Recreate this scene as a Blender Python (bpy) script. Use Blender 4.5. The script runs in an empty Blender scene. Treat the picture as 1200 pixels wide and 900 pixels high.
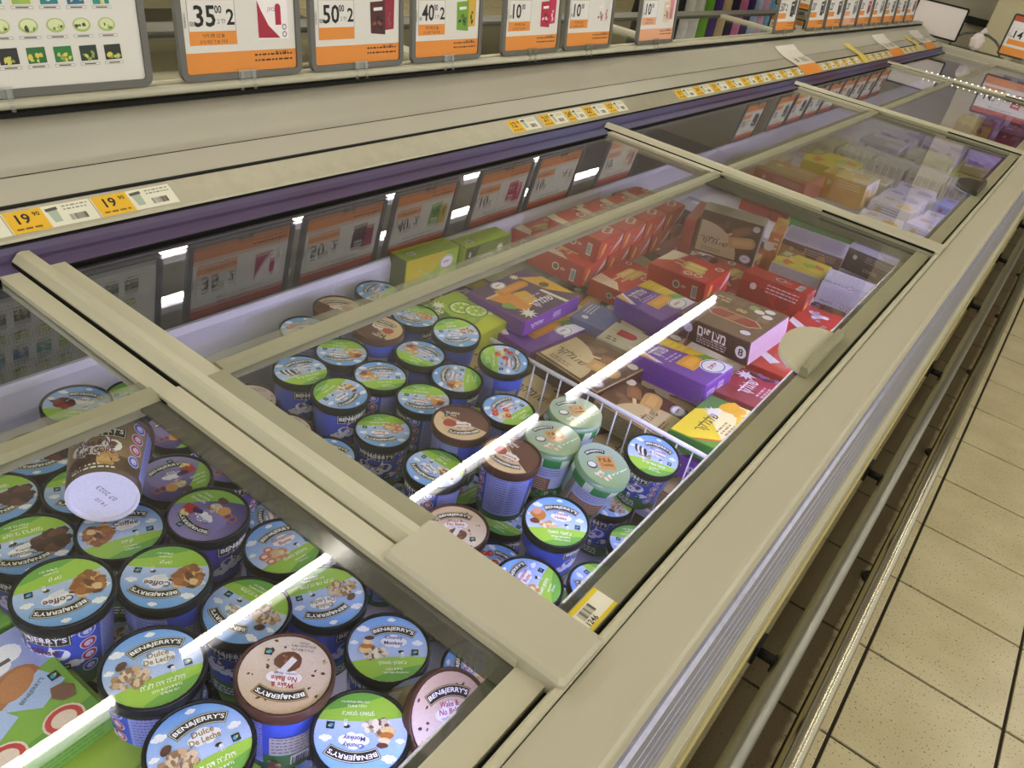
import bpy, math, random
from math import sin, cos, pi, radians
from mathutils import Matrix, Vector

# ------------------------------------------------------------------ camera, world, exposure
SC = bpy.context.scene
COL = SC.collection
CAM_H = 1.48
cam = bpy.data.cameras.new('camera')
cam.sensor_width = 36.0
cam.lens = 942.915 / 1200 * 36.0
cam.clip_start = 0.02
cam_o = bpy.data.objects.new('camera', cam)
COL.objects.link(cam_o)
_r = Vector((0.788890, 0.586634, 0.183067))
_d = Vector((0.449529, -0.347750, -0.822796))
_f = Vector((-0.419019, 0.731389, -0.538045))
cam_o.matrix_world = Matrix(((_r.x, -_d.x, -_f.x, 0), (_r.y, -_d.y, -_f.y, 0),
                             (_r.z, -_d.z, -_f.z, CAM_H), (0, 0, 0, 1)))
SC.camera = cam_o
SC.view_settings.view_transform = 'Standard'
SC.view_settings.look = 'None'
SC.view_settings.gamma = 1.0
SC.view_settings.use_curve_mapping = False
SC.view_settings.exposure = 0.12
w = bpy.data.worlds.new('room_air')
SC.world = w
w.use_nodes = True
w.node_tree.nodes['Background'].inputs[0].default_value = (0.985, 0.975, 0.90, 1)
w.node_tree.nodes['Background'].inputs[1].default_value = 1.1

TUBE_POWER = 34.0        # emission of the ceiling tubes
STRIP_POWER = 46.0        # emission of the cool LED strips in the freezer wells


def s2l(c):
    return c / 12.92 if c <= 0.04045 else ((c + 0.055) / 1.055) ** 2.4


def hx(h):
    return (s2l((h >> 16 & 255) / 255), s2l((h >> 8 & 255) / 255), s2l((h & 255) / 255), 1.0)


# ------------------------------------------------------------------ materials
MATS = {}


def mat(name, col=0x808080, rough=0.5, metal=0.0, emit=None, power=0.0, noise=0.0, nscale=60.0, coat=0.0, trans=0.0):
    if name in MATS:
        return MATS[name]
    m = bpy.data.materials.new(name)
    m.use_nodes = True
    nt = m.node_tree
    b = nt.nodes['Principled BSDF']
    c = hx(col)
    b.inputs['Base Color'].default_value = c
    b.inputs['Roughness'].default_value = rough
    b.inputs['Metallic'].default_value = metal
    b.inputs['Coat Weight'].default_value = coat
    b.inputs['Transmission Weight'].default_value = trans
    if emit is not None:
        b.inputs['Emission Color'].default_value = hx(emit)
        b.inputs['Emission Strength'].default_value = power
    if noise > 0:
        tc = nt.nodes.new('ShaderNodeTexCoord')
        nz = nt.nodes.new('ShaderNodeTexNoise')
        nz.inputs['Scale'].default_value = nscale
        nz.inputs['Detail'].default_value = 4
        mr = nt.nodes.new('ShaderNodeMapRange')
        mr.inputs['From Min'].default_value = 0.3
        mr.inputs['From Max'].default_value = 0.7
        mr.inputs['To Min'].default_value = 1 - noise
        mr.inputs['To Max'].default_value = 1 + noise
        mx = nt.nodes.new('ShaderNodeMix')
        mx.data_type = 'RGBA'
        mx.blend_type = 'MULTIPLY'
        mx.inputs[0].default_value = 1
        mx.inputs[6].default_value = c
        nt.links.new(tc.outputs['Object'], nz.inputs['Vector'])
        nt.links.new(nz.outputs['Fac'], mr.inputs['Value'])
        nt.links.new(mr.outputs[0], mx.inputs[7])
        nt.links.new(mx.outputs[2], b.inputs['Base Color'])
    MATS[name] = m
    return m


def print_mat(name, rough, grain=0.10, gscale=900.0, coat=0.0):
    """printed card / plastic: flat ink colours from the mesh attribute, with a fine ink grain"""
    m = bpy.data.materials.new(name)
    m.use_nodes = True
    nt = m.node_tree
    b = nt.nodes['Principled BSDF']
    b.inputs['Roughness'].default_value = rough
    b.inputs['Coat Weight'].default_value = coat
    at = nt.nodes.new('ShaderNodeAttribute')
    at.attribute_name = 'ink'
    tc = nt.nodes.new('ShaderNodeTexCoord')
    nz = nt.nodes.new('ShaderNodeTexNoise')
    nz.inputs['Scale'].default_value = gscale
    mr = nt.nodes.new('ShaderNodeMapRange')
    mr.inputs['From Min'].default_value = 0.3
    mr.inputs['From Max'].default_value = 0.7
    mr.inputs['To Min'].default_value = 1 - grain
    mr.inputs['To Max'].default_value = 1 + grain
    mx = nt.nodes.new('ShaderNodeMix')
    mx.data_type = 'RGBA'
    mx.blend_type = 'MULTIPLY'
    mx.inputs[0].default_value = 1
    nt.links.new(tc.outputs['Object'], nz.inputs['Vector'])
    nt.links.new(nz.outputs['Fac'], mr.inputs['Value'])
    nt.links.new(at.outputs['Color'], mx.inputs[6])
    nt.links.new(mr.outputs[0], mx.inputs[7])
    nt.links.new(mx.outputs[2], b.inputs['Base Color'])
    MATS[name] = m
    return m


INK = print_mat('printed_card', 0.38)
INKP = print_mat('printed_paper', 0.6, 0.03)
FILM = print_mat('printed_film', 0.16, 0.05, 300, 0.5)


def glass_mat(name, tint, f0=0.045, rough=0.0, haze=0.0):
    m = bpy.data.materials.new(name)
    m.use_nodes = True
    nt = m.node_tree
    nt.nodes.remove(nt.nodes['Principled BSDF'])
    out = nt.nodes['Material Output']
    tr = nt.nodes.new('ShaderNodeBsdfTransparent')
    tr.inputs[0].default_value = tint
    gl = nt.nodes.new('ShaderNodeBsdfGlossy')
    gl.inputs['Roughness'].default_value = rough
    ge = nt.nodes.new('ShaderNodeNewGeometry')
    dt = nt.nodes.new('ShaderNodeVectorMath')
    dt.operation = 'DOT_PRODUCT'
    nt.links.new(ge.outputs['Incoming'], dt.inputs[0])
    nt.links.new(ge.outputs['Normal'], dt.inputs[1])

    def M(op, a, b=None):
        n = nt.nodes.new('ShaderNodeMath')
        n.operation = op
        for i, v in enumerate((a, b)):
            if v is None:
                continue
            if isinstance(v, (int, float)):
                n.inputs[i].default_value = v
            else:
                nt.links.new(v, n.inputs[i])
        return n.outputs[0]
    a = M('ABSOLUTE', dt.outputs['Value'])
    a = M('SUBTRACT', 1.0, a)
    a = M('POWER', a, 3.8)
    a = M('MULTIPLY', a, 1 - f0)
    a = M('ADD', a, f0)
    mix = nt.nodes.new('ShaderNodeMixShader')
    nt.links.new(a, mix.inputs[0])
    src = tr.outputs[0]
    if haze > 0:
        df = nt.nodes.new('ShaderNodeBsdfDiffuse')
        df.inputs[0].default_value = (0.62, 0.6, 0.5, 1)
        m2 = nt.nodes.new('ShaderNodeMixShader')
        m2.inputs[0].default_value = haze
        nt.links.new(tr.outputs[0], m2.inputs[1])
        nt.links.new(df.outputs[0], m2.inputs[2])
        src = m2.outputs[0]
    nt.links.new(src, mix.inputs[1])
    nt.links.new(gl.outputs[0], mix.inputs[2])
    nt.links.new(mix.outputs[0], out.inputs['Surface'])
    MATS[name] = m
    return m


GLASS = glass_mat('lid_glass', (0.97, 0.98, 0.96, 1), 0.03)
SMOKED = glass_mat('smoked_plastic', (0.34, 0.34, 0.27, 1), 0.05, 0.10, 0.10)
CLEARP = glass_mat('clear_plastic', (0.9, 0.92, 0.88, 1), 0.10, 0.08, 0.12)

CREAM = mat('cream_paint', 0xB1AB96, 0.38, noise=0.02, nscale=3)
CREAM2 = mat('cream_plastic', 0xB9B49C, 0.32)
OLIVE = mat('olive_plastic', 0x8F8B70, 0.4, noise=0.04, nscale=8)
CANOPY = mat('canopy_paint', 0xAAA595, 0.36, noise=0.02, nscale=4, coat=0.3)
STEELLIP = mat('brushed_lip', 0xB3AD98, 0.3, 0.35, noise=0.05, nscale=40)
BLACK = mat('black_rubber', 0x14130F, 0.6)
GREYF = mat('grey_frame_plastic', 0x605E55, 0.4)
DARKF = mat('dark_frame_plastic', 0x2E2A23, 0.45)
WHITEL = mat('white_liner', 0xDCD8EA, 0.35)
STEEL = mat('bumper_steel', 0x86847A, 0.32, 0.85, noise=0.05, nscale=30)
CHROME = mat('bumper_chrome', 0xA49E8B, 0.2, 1.0)
RIBBED = mat('ribbed_panel', 0x9C9DB4, 0.24, 0.3, noise=0.10, nscale=90)
BODYP = mat('body_cream', 0xCBBF8C, 0.2, coat=0.4)
WIREM = mat('white_wire', 0xE6E3F0, 0.35)
TUBE = mat('tube_glow', 0xFFFFFF, 0.5, emit=0xFBF7E4, power=TUBE_POWER)
STRIP = mat('led_strip_glow', 0xFFFFFF, 0.5, emit=0xC6C4FF, power=STRIP_POWER)
DOT = mat('led_glint_glow', 0xFFFFFF, 0.5, emit=0xF0F2FF, power=5)
LIDDARK = mat('lid_dark', 0x0F1114, 0.3)
LIDBROWN = mat('lid_brown', 0x4A2E24, 0.36)
for _m in (LIDDARK, LIDBROWN, BLACK):
    _m.node_tree.nodes['Principled BSDF'].inputs['Specular IOR Level'].default_value = 0.22
GROUT = mat('grout', 0x2A2118, 0.8)
WALLG = mat('grey_wall', 0x97917F, 0.7, noise=0.04, nscale=5)
PILLAR = mat('cream_pillar', 0xC3B996, 0.6, noise=0.03, nscale=4)
CEIL = mat('ceiling_tile', 0xB2AFA3, 0.8)


def purple_lit_mat():
    m = mat('purple_lit_strip', 0x6E6684, 0.42, 0.1)  # violet light falling under the lip is painted into this colour
    nt = m.node_tree
    b = nt.nodes['Principled BSDF']
    tc = nt.nodes.new('ShaderNodeTexCoord')
    mp = nt.nodes.new('ShaderNodeMapping')
    mp.inputs['Scale'].default_value = (0.2, 0.9, 0.2)
    nz = nt.nodes.new('ShaderNodeTexNoise')
    nz.inputs['Scale'].default_value = 1.3
    cr = nt.nodes.new('ShaderNodeValToRGB')
    cr.color_ramp.elements[0].position = 0.36
    cr.color_ramp.elements[0].color = hx(0x575680)
    cr.color_ramp.elements[1].position = 0.62
    cr.color_ramp.elements[1].color = hx(0x553C56)
    nt.links.new(tc.outputs['Object'], mp.inputs[0])
    nt.links.new(mp.outputs[0], nz.inputs['Vector'])
    nt.links.new(nz.outputs['Fac'], cr.inputs[0])
    nt.links.new(cr.outputs[0], b.inputs['Base Color'])
    return m


PURPLE = purple_lit_mat()


def grille_mat():
    m = mat('perforated_grille', 0x4A4842, 0.4, 0.3)
    nt = m.node_tree
    b = nt.nodes['Principled BSDF']
    tc = nt.nodes.new('ShaderNodeTexCoord')
    vo = nt.nodes.new('ShaderNodeTexVoronoi')
    vo.inputs['Scale'].default_value = 210
    vo.inputs['Randomness'].default_value = 0.0
    cr = nt.nodes.new('ShaderNodeValToRGB')
    cr.color_ramp.elements[0].position = 0.28
    cr.color_ramp.elements[0].color = hx(0x0C0B08)
    cr.color_ramp.elements[1].position = 0.40
    cr.color_ramp.elements[1].color = hx(0x3C3A33)
    nt.links.new(tc.outputs['Object'], vo.inputs['Vector'])
    nt.links.new(vo.outputs['Distance'], cr.inputs[0])
    nt.links.new(cr.outputs[0], b.inputs['Base Color'])
    return m


GRILLE = grille_mat()


def tile_mat(name='speckled_tile', c_dot=0x5A4C33, c_tile=0xCBC09E, rough=0.3):
    m = mat(name, 0xB9AA7E, rough, coat=0.15)
    m.node_tree.nodes['Principled BSDF'].inputs['Coat Roughness'].default_value = 0.2
    nt = m.node_tree
    b = nt.nodes['Principled BSDF']
    tc = nt.nodes.new('ShaderNodeTexCoord')
    ge = nt.nodes.new('ShaderNodeNewGeometry')
    nz = nt.nodes.new('ShaderNodeTexNoise')
    nz.inputs['Scale'].default_value = 170
    nz.inputs['Detail'].default_value = 1.5
    cr = nt.nodes.new('ShaderNodeValToRGB')
    cr.color_ramp.elements[0].position = 0.30
    cr.color_ramp.elements[0].color = hx(c_dot)
    cr.color_ramp.elements[1].position = 0.36
    cr.color_ramp.elements[1].color = hx(c_tile)
    n2 = nt.nodes.new('ShaderNodeTexNoise')
    n2.inputs['Scale'].default_value = 5
    n2.inputs['Detail'].default_value = 5
    c2 = nt.nodes.new('ShaderNodeValToRGB')
    c2.color_ramp.elements[0].position = 0.25
    c2.color_ramp.elements[0].color = (0.78, 0.75, 0.66, 1)
    c2.color_ramp.elements[1].position = 0.7
    c2.color_ramp.elements[1].color = (1.05, 1.05, 1.02, 1)
    mx = nt.nodes.new('ShaderNodeMix')
    mx.data_type = 'RGBA'
    mx.blend_type = 'MULTIPLY'
    mx.inputs[0].default_value = 1
    nt.links.new(ge.outputs['Position'], nz.inputs['Vector'])
    nt.links.new(ge.outputs['Position'], n2.inputs['Vector'])
    nt.links.new(nz.outputs['Fac'], cr.inputs[0])
    nt.links.new(n2.outputs['Fac'], c2.inputs[0])
    nt.links.new(cr.outputs[0], mx.inputs[6])
    nt.links.new(c2.outputs[0], mx.inputs[7])
    nt.links.new(mx.outputs[2], b.inputs['Base Color'])
    return m


TILE = tile_mat()
GRIMY_SHADED = tile_mat('grimy_shaded_tile')


def grime_and_shade(m):
    """brown never-mopped dirt and painted-in shade behind the bumper tubes, ending in a ragged edge under the chrome one"""
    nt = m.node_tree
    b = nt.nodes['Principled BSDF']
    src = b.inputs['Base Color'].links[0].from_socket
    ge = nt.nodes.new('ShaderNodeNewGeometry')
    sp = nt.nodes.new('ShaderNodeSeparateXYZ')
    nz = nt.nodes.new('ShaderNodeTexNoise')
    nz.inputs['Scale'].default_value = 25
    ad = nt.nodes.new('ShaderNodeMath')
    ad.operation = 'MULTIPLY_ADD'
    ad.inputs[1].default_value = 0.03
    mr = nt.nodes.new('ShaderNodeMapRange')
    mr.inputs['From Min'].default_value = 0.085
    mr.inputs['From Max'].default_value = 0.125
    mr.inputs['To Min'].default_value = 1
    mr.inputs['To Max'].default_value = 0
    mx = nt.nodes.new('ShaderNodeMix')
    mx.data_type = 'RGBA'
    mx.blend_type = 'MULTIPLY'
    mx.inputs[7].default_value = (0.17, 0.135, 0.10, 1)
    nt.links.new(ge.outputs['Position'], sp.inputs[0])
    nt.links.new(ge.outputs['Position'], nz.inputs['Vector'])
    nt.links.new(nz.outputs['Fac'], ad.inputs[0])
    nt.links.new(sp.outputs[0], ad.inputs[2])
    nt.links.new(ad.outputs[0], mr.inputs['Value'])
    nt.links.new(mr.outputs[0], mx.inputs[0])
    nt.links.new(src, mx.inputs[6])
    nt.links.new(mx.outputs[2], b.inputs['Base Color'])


grime_and_shade(GRIMY_SHADED)


# ------------------------------------------------------------------ mesh helpers
class MB:
    def __init__(s):
        s.V, s.F, s.C, s.S = [], [], [], []

    def face(s, idx, col=None, smooth=False):
        s.F.append(tuple(idx))
        s.C.append(col)
        s.S.append(smooth)

    def box(s, x0, x1, y0, y1, z0, z1, col=None):
        b = len(s.V)
        s.V += [(x0, y0, z0), (x1, y0, z0), (x1, y1, z0), (x0, y1, z0), (x0, y0, z1), (x1, y0, z1), (x1, y1, z1), (x0, y1, z1)]
        for q in ((0, 3, 2, 1), (4, 5, 6, 7), (0, 1, 5, 4), (1, 2, 6, 5), (2, 3, 7, 6), (3, 0, 4, 7)):
            s.face([b + i for i in q], col)
        return s

    def cbox(s, x0, x1, y0, y1, z0, z1, c=0.003, col=None):
        """box with chamfered vertical and top edges"""
        def ring(d, z):
            return [(x0 + d + c, y0 + d, z), (x1 - d - c, y0 + d, z), (x1 - d, y0 + d + c, z), (x1 - d, y1 - d - c, z),
                    (x1 - d - c, y1 - d, z), (x0 + d + c, y1 - d, z), (x0 + d, y1 - d - c, z), (x0 + d, y0 + d + c, z)]
        b = len(s.V)
        for d, z in ((c, z0), (0, z0 + c), (0, z1 - c), (c, z1)):
            s.V += ring(d, z)
        for k in range(3):
            for i in range(8):
                j = (i + 1) % 8
                s.face((b + k * 8 + i, b + k * 8 + j, b + k * 8 + 8 + j, b + k * 8 + 8 + i), col)
        s.face([b + 7 - i for i in range(8)], col)
        s.face([b + 24 + i for i in range(8)], col)
        return s

    def prism(s, prof, y0, y1, col=None, smooth=False):
        """closed (x,z) profile, counter-clockwise seen from -y, pushed from y0 to y1"""
        b, n = len(s.V), len(prof)
        s.V += [(x, y0, z) for x, z in prof] + [(x, y1, z) for x, z in prof]
        for i in range(n):
            j = (i + 1) % n
            s.face((b + i, b + j, b + n + j, b + n + i), col, smooth)
        s.face([b + n - 1 - i for i in range(n)][::-1], col)
        s.face([b + n + i for i in range(n)][::-1], col)
        return s

    def tube(s, p, q, r, n=10, r2=None, caps=True, col=None):
        p, q = Vector(p), Vector(q)
        d = (q - p).normalized()
        a = d.orthogonal().normalized()
        c = d.cross(a)
        b = len(s.V)
        r2 = r if r2 is None else r2
        for e, rr in ((p, r), (q, r2)):
            for i in range(n):
                t = 2 * pi * i / n
                s.V.append(tuple(e + a * rr * cos(t) + c * rr * sin(t)))
        for i in range(n):
            j = (i + 1) % n
            s.face((b + i, b + j, b + n + j, b + n + i), col, True)
        if caps:
            s.face([b + n - 1 - i for i in range(n)], col)
            s.face([b + n + i for i in range(n)], col)
        return s

    def lathe(s, prof, n=32, col=None, smooth=True):
        b = len(s.V)
        rings = []
        for r, z in prof:
            if r < 1e-6:
                rings.append([len(s.V)])
                s.V.append((0, 0, z))
            else:
                rings.append(list(range(len(s.V), len(s.V) + n)))
                s.V += [(r * cos(2 * pi * i / n), r * sin(2 * pi * i / n), z) for i in range(n)]
        for k in range(len(prof) - 1):
            A, B = rings[k], rings[k + 1]
            cc = col(k) if callable(col) else col
            for i in range(n):
                j = (i + 1) % n
                if len(A) == 1 and len(B) == 1:
                    continue
                if len(A) == 1:
                    s.face((A[0], B[i], B[j]), cc, smooth)
                elif len(B) == 1:
                    s.face((A[i], A[j], B[0]), cc, smooth)
                else:
                    s.face((A[i], A[j], B[j], B[i]), cc, smooth)
        return s

    def mesh(s, name, m):
        me = bpy.data.meshes.new(name)
        me.from_pydata(s.V, [], s.F)
        if any(s.S):
            me.polygons.foreach_set('use_smooth', s.S)
        if any(c is not None for c in s.C):
            a = me.color_attributes.new('ink', 'FLOAT_COLOR', 'CORNER')
            buf = []
            for f, c in zip(s.F, s.C):
                if c is None:
                    c = (0.5, 0.5, 0.5, 1)
                if callable(c):
                    for i in f:
                        buf += c(s.V[i])
                elif isinstance(c, list):
                    for q in c:
                        buf += q
                else:
                    buf += list(c) * len(f)
            a.data.foreach_set('color', buf)
        me.materials.append(m)
        me.update()
        return me

    def build(s, name, m, parent=None):
        return link(name, s.mesh(name, m), parent)


def link(name, data, parent=None):
    o = bpy.data.objects.new(name, data)
    COL.objects.link(o)
    if parent is not None:
        o.parent = parent
    return o


def tag(o, label=None, cat=None, group=None, kind=None):
    if label:
        o['label'] = label
    if cat:
        o['category'] = cat
    if group:
        o['group'] = group
    if kind:
        o['kind'] = kind
    return o


def thing(name, label, cat, loc=(0, 0, 0), rotz=0.0, group=None):
    o = bpy.data.objects.new(name, None)
    COL.objects.link(o)
    o.empty_display_size = 0.05
    o.location = loc
    o.rotation_euler = (0, 0, rotz)
    return tag(o, label, cat, group)


# ------------------------------------------------------------------ flat print
_TX = {}


def glyphs(t, bold=0.0):
    k = (t, bold)
    if k not in _TX:
        s = t
        if any('\u0590' <= ch <= '\u05ff' for ch in t):
            s = t[::-1]
        c = bpy.data.curves.new('lettering', 'FONT')
        c.body = s
        c.resolution_u = 2
        c.offset = bold
        c.align_x = 'CENTER'
        o = bpy.data.objects.new('lettering', c)
        me = o.to_mesh()
        v = [(p.co.x, p.co.y) for p in me.vertices]
        f = [tuple(p.vertices) for p in me.polygons]
        o.to_mesh_clear()
        bpy.data.objects.remove(o)
        bpy.data.curves.remove(c)
        if v:
            x0, x1 = min(p[0] for p in v), max(p[0] for p in v)
            y0, y1 = min(p[1] for p in v), max(p[1] for p in v)
            v = [(p[0] - (x0 + x1) / 2, p[1] - (y0 + y1) / 2) for p in v]
            _TX[k] = (v, f, x1 - x0, y1 - y0)
        else:
            _TX[k] = ([], [], 1, 1)
    return _TX[k]


def shade(c, k):
    return (min(1, c[0] * k), min(1, c[1] * k), min(1, c[2] * k), 1.0)


def mixc(a, b, t):
    t = max(0, min(1, t))
    return tuple(a[i] * (1 - t) + b[i] * t for i in range(3)) + (1.0,)


GROW = 1.0


class PR:
    """flat ink shapes laid on a surface; mp(x, y, lift) gives the 3D point"""

    def __init__(s, mp, mb=None, dz=8e-5):
        s.mb = mb or MB()
        s.mp = mp
        s.dz = dz
        s.k = 0

    def poly(s, pts, col, l=1):
        if isinstance(col, int):
            col = hx(col)
        b = len(s.mb.V)
        s.k += 1
        h = l * s.dz + s.k * 2.5e-6
        s.mb.V += [s.mp(x, y, h) for x, y in pts]
        if callable(col):
            col = [col(x, y) for x, y in pts]
        s.mb.face(range(b, b + len(pts)), col)

    def rect(s, cx, cy, w, h, col, l=1, rot=0):
        c, q = cos(rot), sin(rot)
        s.poly([(cx + c * x - q * y, cy + q * x + c * y) for x, y in ((-w / 2, -h / 2), (w / 2, -h / 2), (w / 2, h / 2), (-w / 2, h / 2))], col, l)

    def ell(s, cx, cy, rx, ry, col, l=1, rot=0, n=18, a0=0, a1=2 * pi):
        c, q = cos(rot), sin(rot)
        full = abs(a1 - a0 - 2 * pi) < 1e-6
        m = n if full else n + 1
        P = []
        for i in range(m):
            t = a0 + (a1 - a0) * i / n
            x, y = rx * cos(t), ry * sin(t)
            P.append((cx + c * x - q * y, cy + q * x + c * y))
        if not full:
            P.append((cx, cy))
        s.poly(P, col, l)

    def pill(s, cx, cy, w, h, col, l=1, rot=0, n=6):
        """rounded bar (a popsicle): flat foot, round head at +x"""
        c, q = cos(rot), sin(rot)
        P = [(-w / 2, -h / 2), (w / 2 - h / 2, -h / 2)]
        P += [(w / 2 - h / 2 + h / 2 * cos(t), h / 2 * sin(t)) for t in [(-pi / 2 + pi * i / n) for i in range(1, n)]]
        P += [(w / 2 - h / 2, h / 2), (-w / 2, h / 2)]
        s.poly([(cx + c * x - q * y, cy + q * x + c * y) for x, y in P], col, l)

    def blob(s, cx, cy, r, col, l=1, seed=0, n=9, rough=0.28, sy=1.0, rot=0):
        R = random.Random(seed)
        P = []
        for i in range(n):
            t = 2 * pi * i / n
            k = r * (1 + R.uniform(-rough, rough))
            x, y = k * cos(t), k * sin(t) * sy
            P.append((cx + x * cos(rot) - y * sin(rot), cy + x * sin(rot) + y * cos(rot)))
        s.poly(P, col, l)

    def cloud(s, cx, cy, w, l=1, col=0xF2F3FA):
        for dx, dy, r in ((-0.34, -0.04, 0.2), (0.0, 0.08, 0.3), (0.33, -0.02, 0.22), (0.12, -0.16, 0.2), (-0.18, -0.14, 0.2)):
            s.ell(cx + dx * w, cy + dy * w, r * w, r * w * 0.85, col, l, n=11)

    def text(s, t, cx, cy, h, col, l=3, rot=0, bold=0.0, maxw=None, sx=1.0):
        if isinstance(col, int):
            col = hx(col)
        v, f, tw, th = glyphs(t, bold)
        k = h / th
        kx = k * sx
        if maxw and tw * kx > maxw:
            kx = maxw / tw
        c, q = cos(rot), sin(rot)
        b = len(s.mb.V)
        for x, y in v:
            x, y = x * kx, y * k
            s.mb.V.append(s.mp(cx + c * x - q * y, cy + q * x + c * y, l * s.dz + s.k * 2.5e-6 + 3e-6))
        for g in f:
            s.mb.face([b + i for i in g], col)

    def arctext(s, t, cx, cy, R, amid, span, h, col, l=3, bold=0.0):
        """letters along an arc of radius R, upright at its top"""
        if isinstance(col, int):
            col = hx(col)
        v, f, tw, th = glyphs(t, bold)
        k = span / tw
        b = len(s.mb.V)
        for x, y in v:
            a = amid - x * k
            r = R + y * h / th
            s.mb.V.append(s.mp(cx + r * cos(a), cy + r * sin(a), l * s.dz + s.k * 2.5e-6 + 3e-6))
        for g in f:
            s.mb.face([b + i for i in g], col)

    def arcband(s, cx, cy, R, amid, span, h, col, l=2, n=10):
        P = [(cx + (R + h / 2) * cos(amid + span / 2 - span * i / n), cy + (R + h / 2) * sin(amid + span / 2 - span * i / n)) for i in range(n + 1)]
        Q = [(cx + (R - h / 2) * cos(amid + span / 2 - span * i / n), cy + (R - h / 2) * sin(amid + span / 2 - span * i / n)) for i in range(n + 1)]
        for i in range(n):
            s.poly([P[i], Q[i], Q[i + 1], P[i + 1]], col, l)

    def lines(s, x0, y0, w, n, dy, h, col, l=3, seed=1, rot=0):
        """rows of very small print"""
        R = random.Random(seed)
        c, q = cos(rot), sin(rot)
        for i in range(n):
            x = 0.0
            while x < w - h:
                d = min(w - x, h * R.uniform(1.2, 4.0))
                cx, cy = x + d / 2, -i * dy
                s.rect(x0 + c * cx - q * cy, y0 + q * cx + c * cy, d, h, col, l, rot)
                x += d + h * 0.9

    def cluster(s, cx, cy, rx, ry, n, cols, r, l=3, seed=0, rough=0.35):
        R = random.Random(seed)
        for i in range(n):
            a, k = R.uniform(0, 2 * pi), math.sqrt(R.random())
            s.blob(cx + rx * k * cos(a), cy + ry * k * sin(a), r * R.uniform(0.6, 1.2) * GROW, hx(R.choice(cols)), l + (i % 5) * 0.6,
                   seed * 77 + i, 7, rough, R.uniform(0.6, 1.0), R.uniform(0, 3))

    def barcode(s, cx, cy, w, h, l=3, rot=0, col=0x26221E, bg=0xEDEBE4):
        s.rect(cx, cy, w, h, bg, l, rot)
        R = random.Random(int(abs(cx * 1e5)) + 3)
        c, q = cos(rot), sin(rot)
        n = 13
        for i in range(n):
            x = (i + 0.5) / n * w * 0.86 - w * 0.43
            s.rect(cx + c * x, cy + q * x, w / n * R.choice((0.3, 0.5, 0.75)), h * 0.8, col, l + 1, rot)


# ------------------------------------------------------------------ structure: floor, far walls, ceiling
def build_setting():
    fl = MB().box(-9, 4.2, -3.2, 13.0, -0.08, -0.006).build('floor', GROUT)
    tag(fl, kind='structure')
    P = 0.3295
    tm = MB().cbox(-P / 2 + 0.004, P / 2 - 0.004, -P / 2 + 0.004, P / 2 - 0.004, -0.02, 0.0, 0.0012).mesh('tile', TILE)
    X0, Y0 = 0.157, 1.456
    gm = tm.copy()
    gm.materials[0] = GRIMY_SHADED          # never washed, shade painted in too: the row behind the bumper tubes
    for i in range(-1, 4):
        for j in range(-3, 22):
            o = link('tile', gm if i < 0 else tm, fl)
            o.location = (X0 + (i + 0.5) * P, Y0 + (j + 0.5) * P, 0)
    rest = MB()
    for i in range(-24, 12):
        for j in range(-13, 35):
            if -1 <= i < 4 and -3 <= j < 22:
                continue
            x, y = X0 + (i + 0.5) * P, Y0 + (j + 0.5) * P
            if -2.1 < x < -0.3 and -1 < y < 7 or not (-8.8 < x < 4 and -3 < y < 12.8):
                continue
            rest.box(x - P / 2 + 0.004, x + P / 2 - 0.004, y - P / 2 + 0.004, y + P / 2 - 0.004, -0.02, 0)
    tag(rest.build('far_tiles', TILE, fl), kind='stuff')
    tag(MB().box(-9, 4.2, -3.2, 13.0, 3.55, 3.65).build('ceiling', CEIL), kind='structure')
    tag(MB().box(-1.9, 4.2, 9.2, 9.35, -0.08, 3.6).build('wall_back', WALLG), kind='structure')
    tag(MB().box(-9, -1.9, 12.8, 12.95, -0.08, 3.6).build('wall_far', PILLAR), kind='structure')
    tag(MB().box(-9.1, -8.95, -3.2, 13.0, -0.08, 3.6).build('wall_left', PILLAR), kind='structure')
    p = MB().cbox(-1.10, -0.82, 8.82, 9.2, -0.006, 3.55, 0.01).build('trim_1', PILLAR)
    tag(p, kind='structure')


def lamp_rows():
    rows = [(-1.88, [(-1.6, .9), (1.18, 3.66), (3.99, 6.40)], 'above the island canopy'),
            (-4.30, [(-1.4, 1.08), (1.25, 3.75), (3.9, 6.4), (6.6, 9.0)], 'over the far aisle'),
            (-4.90, [(-1.4, 1.08), (1.25, 3.75), (3.9, 6.4), (6.6, 9.0)], 'over the far aisle edge'),
            (1.50, [(-1.4, 1.0), (1.2, 3.6), (3.9, 6.3)], 'over the tiled aisle'),
            (3.40, [(-1.4, 1.0), (1.2, 3.6), (3.9, 6.3)], 'added unseen beyond the tiled aisle')]  # unseen row added to light the sign faces
    for x, segs, where in rows:
        for q, (y0, y1) in enumerate(segs):
            t = thing('ceiling_lamp', '%s long white fluorescent lamp of the row %s' % (('nearest', 'second', 'third', 'fourth')[q], where), 'lamp', (x, (y0 + y1) / 2, 3.1), 0, 'fluorescent lamps ' + where)
            L = (y1 - y0) / 2
            MB().tube((0, -L, 0), (0, L, 0), 0.018, 12).build('lamp_tube', TUBE, t)
            h = MB().box(-0.04, 0.04, -L - 0.02, L + 0.02, 0.03, 0.08)
            for s_ in (-1, 1):
                h.box(-0.018, 0.018, s_ * (L + 0.012) - 0.008, s_ * (L + 0.012) + 0.008, -0.028, 0.035)
                h.tube((0, s_ * L * 0.7, 0.08), (0, s_ * L * 0.7, 0.45), 0.006, 6)
            h.build('lamp_housing', WHITEL, t)


# ------------------------------------------------------------------ the island freezer
YD = [-1.17, 0.4865, 2.140, 3.810, 5.490, 7.150]
SMOKE = [0.026, 0.10, 0.10, 0.10, 0.10]


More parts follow.
